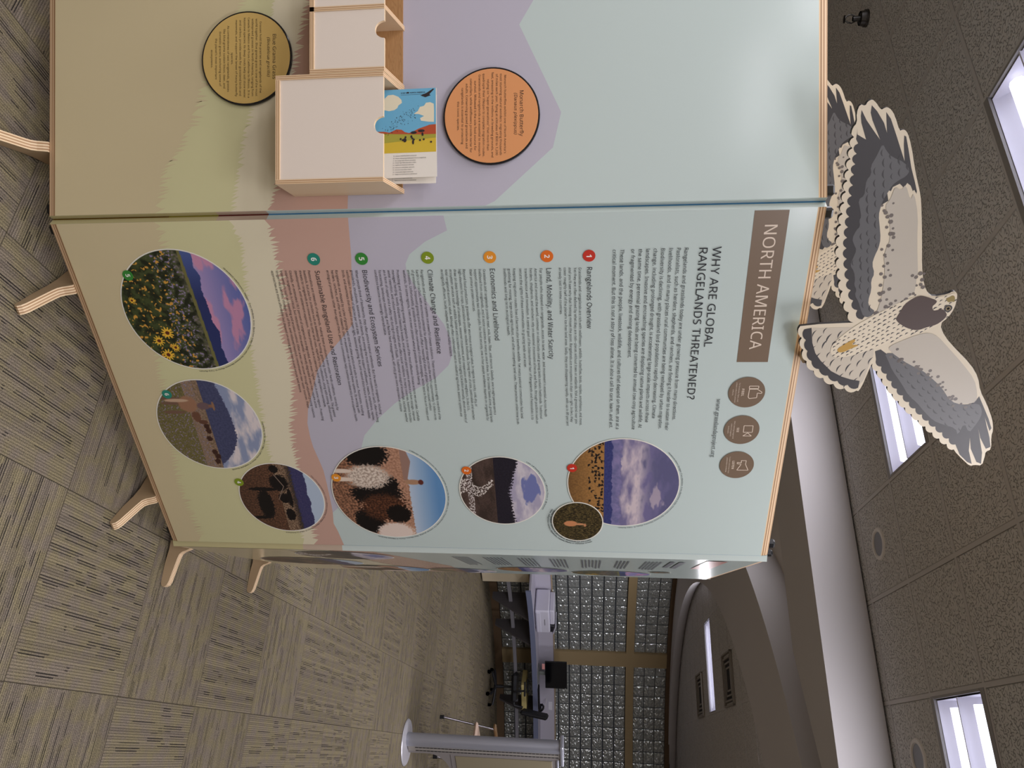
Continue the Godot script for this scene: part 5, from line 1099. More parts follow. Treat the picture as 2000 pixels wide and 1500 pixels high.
func build_brochures() -> void:
	var w: float = BRO[2] - BRO[0]; var h: float = BRO[3] - BRO[1]; var y0 := -0.19
	var at := panel_at(D_A) * Transform3D(Basis(Vector3(0, 0, 1), deg_to_rad(0.5)), Vector3(BRO[0], BRO[1], 0.060))
	var t := thing("brochure", "front brochure on its side in the right-hand holder, picture and name list showing", "brochure", at, "brochures in the right-hand holder")
	var b := MB.new(); b.box(Vector3(0, y0, -0.0012), Vector3(w, h, 0.0))
	one("paper", b, mat("brochure paper", rgb(236, 228, 214), 0.3), t)
	var area := func(called: String, l: Array, z: float, m: Material) -> Node:
		var p := PackedVector2Array([Vector2(0, y0)]); p.append(Vector2(l[0][0], y0))
		for q in l: p.append(Vector2(minf(q[0], w), minf(q[1], h - 0.002)))
		p.append(Vector2(p[-1].x, h - 0.0019)); p.append(Vector2(0, h - 0.0019))
		var keep := PackedVector2Array()
		for q in p:
			if keep.is_empty() or q.distance_to(keep[-1]) > 1e-4: keep.append(q)
		return sheet(called, keep, z, m, t)
	area.call("yellow_grass", BRO_WHITE, 0.0003, mat("brochure yellow", rgb(214, 182, 62), 0.25))
	area.call("green_meadow", [[BRO_WHITE[0][0] * 0.8, BRO_WHITE[0][1]], [BRO_WHITE[1][0] * 0.84, BRO_WHITE[1][1]], [BRO_WHITE[2][0] * 0.78, BRO_WHITE[2][1]]], 0.0005, mat("brochure olive", rgb(170, 162, 66), 0.25))
	area.call("red_hills", BRO_GRASS, 0.0007, mat("brochure red", rgb(184, 84, 54), 0.25))
	area.call("blue_sky", BRO_HILL, 0.0009, mat("brochure sky", rgb(112, 176, 206), 0.25))
	for c in [BRO_CLOUD1, BRO_CLOUD2]: sheet("cloud", pv(c), 0.0011, mat("brochure cloud", rgb(232, 220, 190), 0.25), t)
	var dark := mat("brochure dark", rgb(52, 44, 46), 0.3)
	var rng := RandomNumberGenerator.new(); rng.seed = 17
	var bf := MB.new()
	for k in 90:
		# a drift of butterflies and the marks in the meadow
		var f := rng.randf(); var c := Vector2(0.115 - f * 0.055 + rng.randf_range(-0.016, 0.016), 0.085 + f * 0.085 + rng.randf_range(-0.018, 0.018))
		var a := rng.randf() * TAU; var r := rng.randf_range(0.0012, 0.0026)
		var p := []
		for q in 3: p.append(Vector3(c.x + cos(a + q * TAU / 3) * r, c.y + sin(a + q * TAU / 3) * r * 0.6, 0.0013))
		if (p[1] - p[0]).cross(p[2] - p[0]).z < 0: p.reverse()
		bf.tri(p[0], p[1], p[2])
	for k in 12:
		var c := Vector2(rng.randf_range(0.128, 0.172), rng.randf_range(0.075, 0.215))
		bf.prism(circle(c.x, c.y, 0.003, 10), 0.0013, 0.0013, Transform3D.IDENTITY, true, false, false)
	bf.prism(pv([[0.018, 0.208], [0.004, 0.222], [0.002, 0.219], [0.014, 0.199], [0.020, 0.182], [0.026, 0.196], [0.021, 0.212]]), 0.0013, 0.0013, Transform3D.IDENTITY, true, false, false)
	for c in [[0.125, 0.162, 0.004, 0.009], [0.121, 0.184, 0.004, 0.010], [0.146, 0.136, 0.006, 0.005], [0.152, 0.160, 0.007, 0.003]]:
		var e := circle(0, 0, 1, 14)
		for i in e.size(): e[i] = Vector2(c[0] + e[i].x * c[2], c[1] + e[i].y * c[3])
		bf.prism(e, 0.0013, 0.0013, Transform3D.IDENTITY, true, false, false)
	one("drawings", bf, dark, t)
	var tx := MB.new()
	for l in BRO_TXT: letters(tx, [[l[0], l[2], -l[1] - 0.0014, 0.00165 * l[0].length()]], 0.0030, 0.0013, sans)
	one("name_list", turned(tx), dark, t)
	tx = MB.new(); letters(tx, [["IYRP", BRO_LOGO[0][1], -BRO_LOGO[0][0] + 0.001, 0.014], ["NORTH AMERICA", BRO_LOGO[0][1] + 0.027, -BRO_LOGO[0][0] + 0.001, 0.044]], 0.0034, 0.0013, sans_bold)
	tx.prism(pv([[BRO_LOGO[0][1] + 0.016, -BRO_LOGO[0][0] + 0.001], [BRO_LOGO[0][1] + 0.024, -BRO_LOGO[0][0] + 0.001], [BRO_LOGO[0][1] + 0.0245, -BRO_LOGO[0][0] + 0.0045], [BRO_LOGO[0][1] + 0.020, -BRO_LOGO[0][0] + 0.0055], [BRO_LOGO[0][1] + 0.0155, -BRO_LOGO[0][0] + 0.0038]]), 0.0013, 0.0013, Transform3D.IDENTITY, true, false, false)
	tx.box(Vector3(BRO_LOGO[0][1], -BRO_LOGO[0][0] - 0.0030, 0.0012), Vector3(BRO_LOGO[0][1] + 0.071, -BRO_LOGO[0][0] - 0.0024, 0.0013))
	one("logo_lettering", turned(tx), dark, t)
	var c := t.duplicate(); c.name = numbered("brochure"); add_child(c)
	c.transform = panel_at(D_A) * Transform3D(Basis(Vector3(0, 0, 1), deg_to_rad(-0.4)), Vector3(BRO_BACK[2] - w, BRO_BACK[3] - h, 0.048))
	c.set_meta("label", "rear brochure peeking out behind the front one in the right-hand holder")

# ---------------------------------------------------------------- painted hawk cut-outs
func hawk_marks(b: MB, poly: PackedVector2Array, step: Vector2, size: Vector2, dir: Vector2, z: float, sd: int, bend: float, avoid := PackedVector2Array()) -> void:
	# short curved strokes of paint filling an outline
	var rng := RandomNumberGenerator.new(); rng.seed = sd
	var lo := poly[0]; var hi := poly[0]
	for p in poly: lo = lo.min(p); hi = hi.max(p)
	var up := Vector2(-dir.y, dir.x)
	var mid := (lo + hi) / 2; var reach := (hi - lo).length() / 2
	var r := 0
	var y := -reach
	while y < reach:
		var x := -reach + (step.x / 2 if r % 2 else 0.0)
		while x < reach:
			var c := mid + dir * (x + rng.randf_range(-0.2, 0.2) * step.x) + up * (y + rng.randf_range(-0.15, 0.15) * step.y)
			if Geometry2D.is_point_in_polygon(c, poly) and (avoid.is_empty() or not Geometry2D.is_point_in_polygon(c, avoid)):
				var k := 5; var s := rng.randf_range(0.7, 1.15)
				for i in k:
					var a := float(i) / k * 2 - 1; var e := float(i + 1) / k * 2 - 1
					var wa := (1 - a * a) * size.y * s; var we := (1 - e * e) * size.y * s
					var pa := c + dir * (a * size.x * s) + up * (bend * a * a * size.x); var pe := c + dir * (e * size.x * s) + up * (bend * e * e * size.x)
					var q := [pa - up * wa, pe - up * we, pe + up * we, pa + up * wa]
					b.tri(Vector3(q[0].x, q[0].y, z), Vector3(q[1].x, q[1].y, z), Vector3(q[2].x, q[2].y, z)); b.tri(Vector3(q[0].x, q[0].y, z), Vector3(q[2].x, q[2].y, z), Vector3(q[3].x, q[3].y, z))
			x += step.x
		y += step.y; r += 1

func round_off(l: Array) -> PackedVector2Array:
	var p := pv(l); var o := PackedVector2Array()
	for i in p.size():
		var a := p[i]; var b := p[(i + 1) % p.size()]
		o.append(a.lerp(b, 0.25)); o.append(a.lerp(b, 0.75))
	return o

func build_hawks() -> void:
	var base := panel_at(D_B)
	var t := thing("hawk_cutout", "large painted hawk cut-out with spread wings, tail overlapping the board headed NORTH AMERICA", "cut-out", base * Transform3D(Basis.IDENTITY, Vector3(0, 0, 0.05)), "painted hawk cut-outs")
	var out: PackedVector2Array = mended(pv(HAWK))[0]
	var b := MB.new(); b.prism(out, -0.012, 0.0, Transform3D.IDENTITY, true, false, true)
	var mesh := b.into(ArrayMesh.new(), mat("hawk cream board", rgb(216, 202, 176), 0.5))
	var e := MB.new(); e.prism(out, -0.012, 0.0, Transform3D.IDENTITY, false, true, false); e.into(mesh, mat("dark cut edge", rgb(40, 34, 30), 0.7))
	put("board", mesh, t)
	var black := mat("hawk black", rgb(44, 39, 39), 0.5); var grey := mat("hawk grey", rgb(88, 86, 86), 0.5); var pale := mat("hawk pale grey", rgb(184, 174, 158), 0.5)
	var layer := func(called: String, l: Array, z: float, m: Material) -> MeshInstance3D: return sheet(called, pv(l) if called.ends_with("black") else round_off(l), z, m, t)
	var wl: MeshInstance3D = layer.call("left_wing_black", HAWK_LW_BLACK, 0.0003, black)
	layer.call("left_wing_grey", HAWK_LW_GREY, 0.0006, grey)
	layer.call("left_wing_pale", HAWK_LW_LIGHT, 0.0009, pale)
	layer.call("right_wing_black", HAWK_RW_BLACK, 0.0003, black)
	layer.call("right_wing_grey", HAWK_RW_GREY, 0.0006, grey)
	layer.call("right_wing_pale", HAWK_RW_LIGHT, 0.0009, pale)
	layer.call("tail_pale", HAWK_TAIL_LIGHT, 0.0004, mat("hawk tail", rgb(196, 184, 164), 0.5))
	layer.call("tail_black", HAWK_TAIL_BLACK, 0.0007, black)
	layer.call("breast", HAWK_BODY, 0.0012, mat("hawk cream", rgb(220, 206, 180), 0.5))
	layer.call("head_brown", HAWK_HEAD, 0.0016, mat("hawk brown", rgb(66, 45, 35), 0.5))
	layer.call("beak", HAWK_BEAK, 0.0018, mat("hawk beak", rgb(142, 122, 62), 0.4))
	layer.call("yellow_foot", HAWK_FOOT, 0.0018, mat("hawk foot", rgb(186, 142, 50), 0.5))
	var eye := MB.new(); var q: Array = HAWK_EYE
	eye.prism(circle(q[0], q[1], q[2], 20), 0.0019, 0.0019, Transform3D.IDENTITY, true, false, false)
	var em := eye.into(ArrayMesh.new(), mat("hawk black", rgb(50, 44, 44)))
	var ir := MB.new(); ir.prism(circle(q[0], q[1], q[2] * 0.62, 18), 0.0021, 0.0021, Transform3D.IDENTITY, true, false, false); ir.into(em, mat("hawk iris", rgb(150, 132, 96), 0.3))
	var pu := MB.new(); pu.prism(circle(q[0], q[1], q[2] * 0.36, 14), 0.0023, 0.0023, Transform3D.IDENTITY, true, false, false); pu.into(em, mat("gloss black edge", rgb(26, 24, 26)))
	put("eye", em, t)
	var mk := MB.new()
	hawk_marks(mk, pv(HAWK_BODY), Vector2(0.016, 0.0125), Vector2(0.0062, 0.0018), Vector2(0.62, -0.78), 0.0014, 1, 0.4, pv(HAWK_HEAD))
	one("breast_spots", mk, black, t)
	mk = MB.new()
	hawk_marks(mk, pv(HAWK_LW_GREY), Vector2(0.030, 0.020), Vector2(0.013, 0.0022), Vector2(0.98, 0.2), 0.0008, 2, 0.35)
	hawk_marks(mk, pv(HAWK_RW_GREY), Vector2(0.030, 0.022), Vector2(0.012, 0.0022), Vector2(0.72, 0.69), 0.0008, 3, 0.35)
	hawk_marks(mk, pv(HAWK_TAIL_LIGHT), Vector2(0.036, 0.026), Vector2(0.016, 0.0022), Vector2(0.9, -0.35), 0.0006, 4, 0.3, pv(HAWK_BODY))
	one("feather_bars", mk, mat("hawk bar", rgb(50, 46, 46), 0.5), t)
	mk = MB.new()
	# pale covert marks along the inner edge of both wings
	for l in [[HAWK_LW_LIGHT, 8, 26], [HAWK_RW_LIGHT, 10, 18]]:
		var p := pv(l[0]); var rng := RandomNumberGenerator.new(); rng.seed = 5
		for i in p.size():
			var a := p[i]; var c := p[(i + 1) % p.size()]
			if i < l[1] or i >= l[2]: continue
			for k in maxi(1, int(a.distance_to(c) / 0.009)):
				var m := a.lerp(c, (k + 0.5) / maxi(1, int(a.distance_to(c) / 0.009))) + Vector2(rng.randf_range(-0.012, 0.012), rng.randf_range(-0.014, 0.02))
				mk.prism(circle(m.x, m.y, rng.randf_range(0.003, 0.0065), 7), 0.0011, 0.0011, Transform3D.IDENTITY, true, false, false)
	one("covert_marks", mk, mat("hawk covert", rgb(104, 94, 86), 0.5), t)
	var tc := Vector2.ZERO
	for p in pv(HAWK_TAIL_LIGHT): tc += p / HAWK_TAIL_LIGHT.size()
	var bl := MB.new(); bl.rbox(Vector3(tc.x + 0.012, H + 0.017, -0.0536), Vector3(tc.x + 0.036, H + 0.032, -0.012), 0.003)
	one("mounting_block", bl, mat("birch laminate", rgb(206, 180, 146), 0.45), t)
	for k in t.get_children():
		if k.name in ["breast_spots", "feather_bars", "covert_marks"]: k.set_meta("kind", "stuff")
	var c := t.duplicate(); c.name = numbered("hawk_cutout"); add_child(c)
	c.transform = base * Transform3D(Basis.IDENTITY, Vector3(HAWK_BACK[1], HAWK_BACK[2], HAWK_BACK[0]))
	c.set_meta("label", "second painted hawk cut-out, mostly hidden behind the panels and the front hawk")
	# the panel that carries it, out of sight behind the others but for the slit between them
	var z: float = HAWK_BACK[0] - 0.055
	var pt := thing("display_board", "exhibit panel behind the others, glimpsed through the slit between two panels", "display board", base * Transform3D(Basis.IDENTITY, Vector3(-0.55, 0, z)), "hinged exhibit panels")
	var bk := MB.new(); bk.box(Vector3(0, -0.025, -0.05), Vector3(1.34, H + 0.025, 0.0)); one("board", bk, mat("scene blue", rgb(112, 176, 206), 0.3), pt)
	for k in [[0.0, 0.45, rgb(196, 176, 62), "yellow_grass"], [0.45, 0.62, rgb(168, 78, 54), "red_hills"]]:
		sheet(k[3], PackedVector2Array([Vector2(0, k[0]), Vector2(1.34, k[0]), Vector2(1.34, k[1]), Vector2(0, k[1])]), 0.0006, mat("scene " + k[3], k[2], 0.3), pt)
	foot(pt, 0.25); foot(pt, 1.1)

# ---------------------------------------------------------------- small ceiling things
func build_ceiling_things() -> void:
	var base := Basis(grid_b, Vector3.UP, -grid_a)
	var labels := {"-3,1": "lit ceiling light half hidden behind the painted hawk", "1,1": "lit ceiling light at the right edge beside a round recessed can", "-3,-2": "lit ceiling light nearest overhead, above the left wing of the hawk"}
	for f in FIXTURES:
		troffer(Transform3D(base, node_at(f[0], f[1])), labels.get("%d,%d" % [f[0], f[1]], "unseen recessed ceiling light added to light the hall"))
	troffer(Transform3D(base, node_at(-4, 5)), "recessed ceiling light in the bay behind the beam", LAMP_ENERGY * 0.8)
	for f in RING_LIGHTS:
		var o: Vector3 = Vector3(3.2, 3.43, -10.40) + grid_b * (BAY * f[0]) + grid_a * (BAY * f[1])
		troffer(Transform3D(base, o), "lit strip light inside the round soffit over the service desk" if f[0] == 0 else "unseen recessed ceiling light added to brighten the round soffit", LAMP_ENERGY * 1.5)
	# sprinkler
	var sp := node_at(-5.72, 0.31)
	var t := thing("sprinkler_head", "small dark metal sprinkler head hanging from the ceiling tiles", "sprinkler", Transform3D(Basis.from_scale(Vector3.ONE * 1.5), sp))
	var chrome := mat("dark chrome", rgb(92, 90, 88), 0.25, 0.9)
	var b := MB.new(); b.lathe([[0.0, -0.012], [0.036, -0.012], [0.038, 0.0]], 20); b.lathe([[0.03, -0.03], [0.034, -0.012]], 20); one("escutcheon", b, chrome, t)
	b = MB.new(); b.lathe([[0.011, -0.06], [0.013, -0.03], [0.026, -0.028], [0.026, -0.012]], 14); one("body", b, chrome, t)
	for s in [-1, 1]:
		b = MB.new(); b.tube([Vector3(s * 0.012, -0.05, 0), Vector3(s * 0.019, -0.066, 0), Vector3(s * 0.015, -0.082, 0), Vector3(s * 0.004, -0.094, 0)], 0.0032, 6); one("frame_arm", b, chrome, t)
	b = MB.new(); b.lathe([[0.0, -0.099], [0.017, -0.097], [0.017, -0.094], [0.0, -0.094]], 14); one("deflector", b, chrome, t)
	# recessed cans
	for c in [[-0.5, 2.55, "round recessed can near the ceiling beam, left of the other can"], [1.5, 2.5, "round recessed can beside the lit ceiling light at the right edge"]]:
		t = thing("recessed_can", c[2], "downlight", Transform3D(Basis.IDENTITY, node_at(c[0], c[1])), "round recessed cans")
		b = MB.new(); b.lathe([[0.074, -0.001], [0.08, -0.009], [0.098, -0.007], [0.104, 0.0]], 40); one("trim_ring", b, mat("can trim", rgb(228, 222, 216), 0.4), t)
		b = MB.new(); b.lathe([[0.0, -0.0008], [0.079, -0.0008]], 32); b.lathe([[0.079, -0.0016], [0.0, -0.0016]], 32)
		one("lens", b, mat("can lens", rgb(120, 120, 124), 0.3), t)
	# air vents in the round soffit
	for c in [[-1.45, "square air vent in the round soffit, nearer than the strip light"], [1.05, "square air vent in the round soffit, beyond the strip light"]]:
		var o := Vector3(3.2, 3.43, -10.40) + grid_b * 0.62 + grid_a * float(c[0])
		t = thing("air_vent", c[1], "vent", Transform3D(base, o), "air vents in the round soffit")
		for k in 4:
			b = MB.new(); var i := k * 0.055
			for s in [[i, i, 0.6 - i, i + 0.02], [i, 0.58 - i, 0.6 - i, 0.6 - i], [i, i, i + 0.02, 0.6 - i], [0.58 - i, i, 0.6 - i, 0.6 - i]]:
				b.box(Vector3(s[0], -0.03 + k * 0.006, -s[3]), Vector3(s[2], -0.002, -s[1]))
			one("louvre_frame", b, mat("vent paint", rgb(150, 142, 132), 0.5), t)
		b = MB.new(); b.box(Vector3(0.05, -0.005, -0.55), Vector3(0.55, -0.001, -0.05)); one("duct_opening", b, mat("vent dark", rgb(30, 28, 28), 0.8), t)

# ---------------------------------------------------------------- service desk and what stands round it
func on_arc(deg: float, r: float, y: float) -> Vector3:
	return Vector3(7.101 + cos(deg_to_rad(deg)) * r, y, -8.335 + sin(deg_to_rad(deg)) * r)

func arc_slab(b: MB, a0: float, a1: float, r0: float, r1: float, y0: float, y1: float) -> void:
	var k := maxi(1, int(absf(a1 - a0) / 2.0))
	for q in k:
		var a := lerpf(a0, a1, float(q) / k); var e := lerpf(a0, a1, float(q + 1) / k)
		b.quad(on_arc(a, r0, y0), on_arc(e, r0, y0), on_arc(e, r0, y1), on_arc(a, r0, y1))
		b.quad(on_arc(e, r1, y0), on_arc(a, r1, y0), on_arc(a, r1, y1), on_arc(e, r1, y1))
		b.quad(on_arc(a, r0, y1), on_arc(e, r0, y1), on_arc(e, r1, y1), on_arc(a, r1, y1))
		b.quad(on_arc(e, r0, y0), on_arc(a, r0, y0), on_arc(a, r1, y0), on_arc(e, r1, y0))
	b.quad(on_arc(a0, r1, y0), on_arc(a0, r0, y0), on_arc(a0, r0, y1), on_arc(a0, r1, y1))
	b.quad(on_arc(a1, r0, y0), on_arc(a1, r1, y0), on_arc(a1, r1, y1), on_arc(a1, r0, y1))

func facing(deg: float, r: float, y: float) -> Transform3D:
	# stands on the desk, front towards the middle of the round room
	var out := -Vector3(cos(deg_to_rad(deg)), 0, sin(deg_to_rad(deg)))
	return Transform3D(Basis(Vector3.UP.cross(out), Vector3.UP, out), on_arc(deg, r, y))

func build_desk() -> void:
	var top := 0.86
	var t := thing("service_desk", "long curved grey counter along the glass block wall", "desk")
	var grey := mat("counter laminate", rgb(176, 172, 186), 0.4); var blue := mat("counter edge band", rgb(116, 122, 148), 0.45)
	var b := MB.new(); arc_slab(b, -140.0, -80.0, 5.02, 5.68, top - 0.03, top); one("worktop", b, grey, t)
	b = MB.new(); arc_slab(b, -140.0, -80.0, 5.0, 5.02, top - 0.085, top); one("edge_band", b, blue, t)
	b = MB.new(); arc_slab(b, -140.0, -80.0, 5.6, 5.66, top, top + 0.27); one("backboard", b, mat("backboard laminate", rgb(196, 192, 204), 0.5), t)
	b = MB.new(); arc_slab(b, -140.0, -80.0, 5.59, 5.67, top + 0.27, top + 0.285); one("backboard_cap", b, mat("oak cap", rgb(172, 150, 116), 0.5), t)
	for a in [-128.0, -120.5, -102.5, -90.0]:
		var tr := facing(a, 5.0, 0.0)
		b = MB.new()
		# a gable that slopes back to the wall; outline in depth and height
		var p := PackedVector2Array([Vector2(-0.06, top - 0.085), Vector2(-0.62, top - 0.085), Vector2(-0.62, 0.1), Vector2(-0.5, 0.1)])
		b.prism(p, -0.02, 0.02, tr * Transform3D(Basis(Vector3(0, 0, 1), Vector3(0, 1, 0), Vector3(-1, 0, 0)), Vector3.ZERO))
		one("support_gable", b, mat("gable grey", rgb(92, 88, 90), 0.6), t)
	b = MB.new(); arc_slab(b, -140.0, -80.0, 5.42, 5.46, 0.40, 0.46); one("cable_rail", b, mat("rail grey", rgb(150, 148, 156), 0.5), t)
	b = MB.new(); b.rbox(Vector3(-0.28, 0.56, -0.5), Vector3(0.28, 0.65, -0.06), 0.01, facing(-106.5, 5.0, 0.0)); one("keyboard_drawer", b, mat("drawer maple", rgb(206, 188, 126), 0.5), t)
	# sockets on the backboard
	for k in [[-123.0, "double white wall socket beside the printer"], [-91.5, "double white wall socket at the right end of the counter"]]:
		var s := thing("wall_socket", k[1], "socket", facing(k[0], 5.598, top + 0.13), "sockets along the counter backboard")
		b = MB.new(); b.rbox(Vector3(-0.06, -0.06, 0), Vector3(0.06, 0.06, 0.008), 0.003); one("plate", b, mat("socket plate", rgb(232, 224, 214), 0.4), s)
		for x in [-0.025, 0.025]:
			for y in [-0.028, 0.028]:
				b = MB.new(); b.box(Vector3(x - 0.009, y - 0.005, 0.008), Vector3(x + 0.009, y + 0.005, 0.0088)); one("outlet_slot", b, mat("slot dark", rgb(70, 56, 50), 0.6), s)
	var rs := thing("red_socket", "small red socket plate on the counter backboard", "socket", facing(-120.6, 5.598, top + 0.13))
	b = MB.new(); b.rbox(Vector3(-0.025, -0.055, 0), Vector3(0.025, 0.055, 0.008), 0.003); one("plate", b, mat("red plate", rgb(120, 52, 56), 0.4), rs)
	for y in [-0.025, 0.025]:
		b = MB.new(); b.box(Vector3(-0.009, y - 0.007, 0.008), Vector3(0.009, y + 0.007, 0.0088)); one("outlet_slot", b, mat("slot dark", rgb(70, 56, 50), 0.6), rs)
	# printer
	var p := thing("printer", "white office printer with an output tray on the counter", "printer", facing(-127.0, 5.33, top))
	var wht := mat("printer white", rgb(214, 212, 226), 0.4)
	b = MB.new(); b.rbox(Vector3(-0.30, 0.012, -0.24), Vector3(0.30, 0.25, 0.22), 0.02); one("body", b, wht, p)
	b = MB.new(); b.rbox(Vector3(-0.27, 0.03, 0.215), Vector3(0.27, 0.10, 0.232), 0.006); one("paper_drawer", b, wht, p)
	b = MB.new(); b.rbox(Vector3(-0.26, 0.25, -0.22), Vector3(0.12, 0.33, 0.18), 0.015); one("scanner_lid", b, wht, p)
	b = MB.new(); b.rbox(Vector3(0.12, 0.27, -0.12), Vector3(0.30, 0.36, 0.16), 0.01, Transform3D(Basis(Vector3.BACK, -0.2), Vector3.ZERO)); one("control_panel", b, mat("printer dark", rgb(40, 40, 46), 0.3), p)
	b = MB.new(); b.rbox(Vector3(0.20, 0.33, -0.2), Vector3(0.42, 0.35, 0.12), 0.006, Transform3D(Basis(Vector3.BACK, -0.25), Vector3(0, 0.06, 0))); one("output_tray", b, wht, p)
	b = MB.new(); b.rbox(Vector3(-0.08, 0.165, 0.219), Vector3(0.08, 0.172, 0.224), 0.001); one("slot", b, mat("printer dark", rgb(40, 40, 46), 0.3), p)
	for x in [-0.25, 0.25]:
		b = MB.new(); b.lathe([[0.0, 0.0], [0.02, 0.0], [0.02, 0.014], [0.0, 0.014]], 12, Transform3D(Basis.IDENTITY, Vector3(x, 0, 0.15))); one("printer_foot", b, mat("printer dark", rgb(40, 40, 46), 0.3), p)
	# monitor and what stands by it
	var m := thing("computer_monitor", "black flat computer monitor on the counter, screen off", "monitor", Transform3D(Basis(Vector3.UP, 0.33), on_arc(-111.2, 5.22, top)))
	var blk := mat("monitor black", rgb(20, 20, 24), 0.25)
	b = MB.new(); b.rbox(Vector3(-0.29, 0.13, -0.012), Vector3(0.29, 0.52, 0.02), 0.006); one("casing", b, blk, m)
	b = MB.new(); b.box(Vector3(-0.275, 0.15, 0.02), Vector3(0.275, 0.505, 0.0215)); one("screen_glass", b, mat("screen off", rgb(8, 8, 12), 0.15), m)
	b = MB.new(); b.rbox(Vector3(-0.035, 0.015, -0.05), Vector3(0.035, 0.26, -0.012), 0.008); one("neck", b, mat("monitor stand grey", rgb(112, 116, 112), 0.4), m)
	b = MB.new(); b.rbox(Vector3(-0.14, 0.0, -0.12), Vector3(0.14, 0.016, 0.1), 0.006); one("stand_foot", b, mat("monitor stand grey", rgb(112, 116, 112), 0.4), m)
	var kb := thing("keyboard", "black keyboard lying on the counter beside the monitor", "keyboard", Transform3D(Basis(Vector3.UP, 0.33), on_arc(-106.6, 5.12, top)))
	b = MB.new(); b.rbox(Vector3(-0.22, 0.0, -0.07), Vector3(0.22, 0.022, 0.07), 0.005); one("base", b, blk, kb)
	for r in 4:
		b = MB.new()
		for k in 13: b.rbox(Vector3(-0.205 + k * 0.0315, 0.022, -0.056 + r * 0.029), Vector3(-0.178 + k * 0.0315, 0.028, -0.031 + r * 0.029), 0.002)
		one("key_row", b, mat("key grey", rgb(44, 44, 50), 0.5), kb)
	var nt := thing("sticky_note", "pink paper note stuck to the left side of the monitor", "note", Transform3D(Basis(Vector3.UP, 0.33), on_arc(-111.2, 5.22, top)) * Transform3D(Basis.IDENTITY, Vector3(-0.21, 0.08, 0.05)))
	b = MB.new(); b.rbox(Vector3(-0.06, 0.0, 0), Vector3(0.06, 0.05, 0.002), 0.0008); one("paper", b, mat("pink paper", rgb(222, 156, 150), 0.7), nt)
	var ph := thing("desk_phone", "black desk phone with a white cord on the counter right of the keyboard", "phone", facing(-102.6, 5.2, top))
	b = MB.new(); b.rbox(Vector3(-0.09, 0.0, -0.1), Vector3(0.09, 0.05, 0.1), 0.015); one("base", b, blk, ph)
	b = MB.new(); b.tube([Vector3(-0.07, 0.055, -0.09), Vector3(-0.075, 0.085, -0.03), Vector3(-0.075, 0.085, 0.03), Vector3(-0.07, 0.055, 0.09)], 0.02, 10); one("handset", b, blk, ph)
	b = MB.new(); b.tube([Vector3(0.07, 0.03, -0.1), Vector3(0.1, 0.10, -0.25), Vector3(0.02, 0.12, -0.38)], 0.006, 6); one("cord", b, mat("white cord", rgb(220, 216, 214), 0.5), ph)
	var pn := thing("notice_card", "small white card fixed to the counter backboard", "card", facing(-100.8, 5.598, top + 0.19))
	b = MB.new(); b.rbox(Vector3(-0.085, -0.035, 0), Vector3(0.085, 0.035, 0.004), 0.001); one("paper", b, mat("white card", rgb(230, 228, 236), 0.6), pn)
	var en := MB.new(); en.rbox(Vector3(-0.5, 0.02, -0.3), Vector3(0.25, 0.80, 0.22), 0.006, Transform3D(Basis(Vector3.UP, -0.9), Vector3(2.87, 0, -12.05)))
	one("end_panel", en, mat("cabinet beige", rgb(214, 200, 172), 0.5), t)

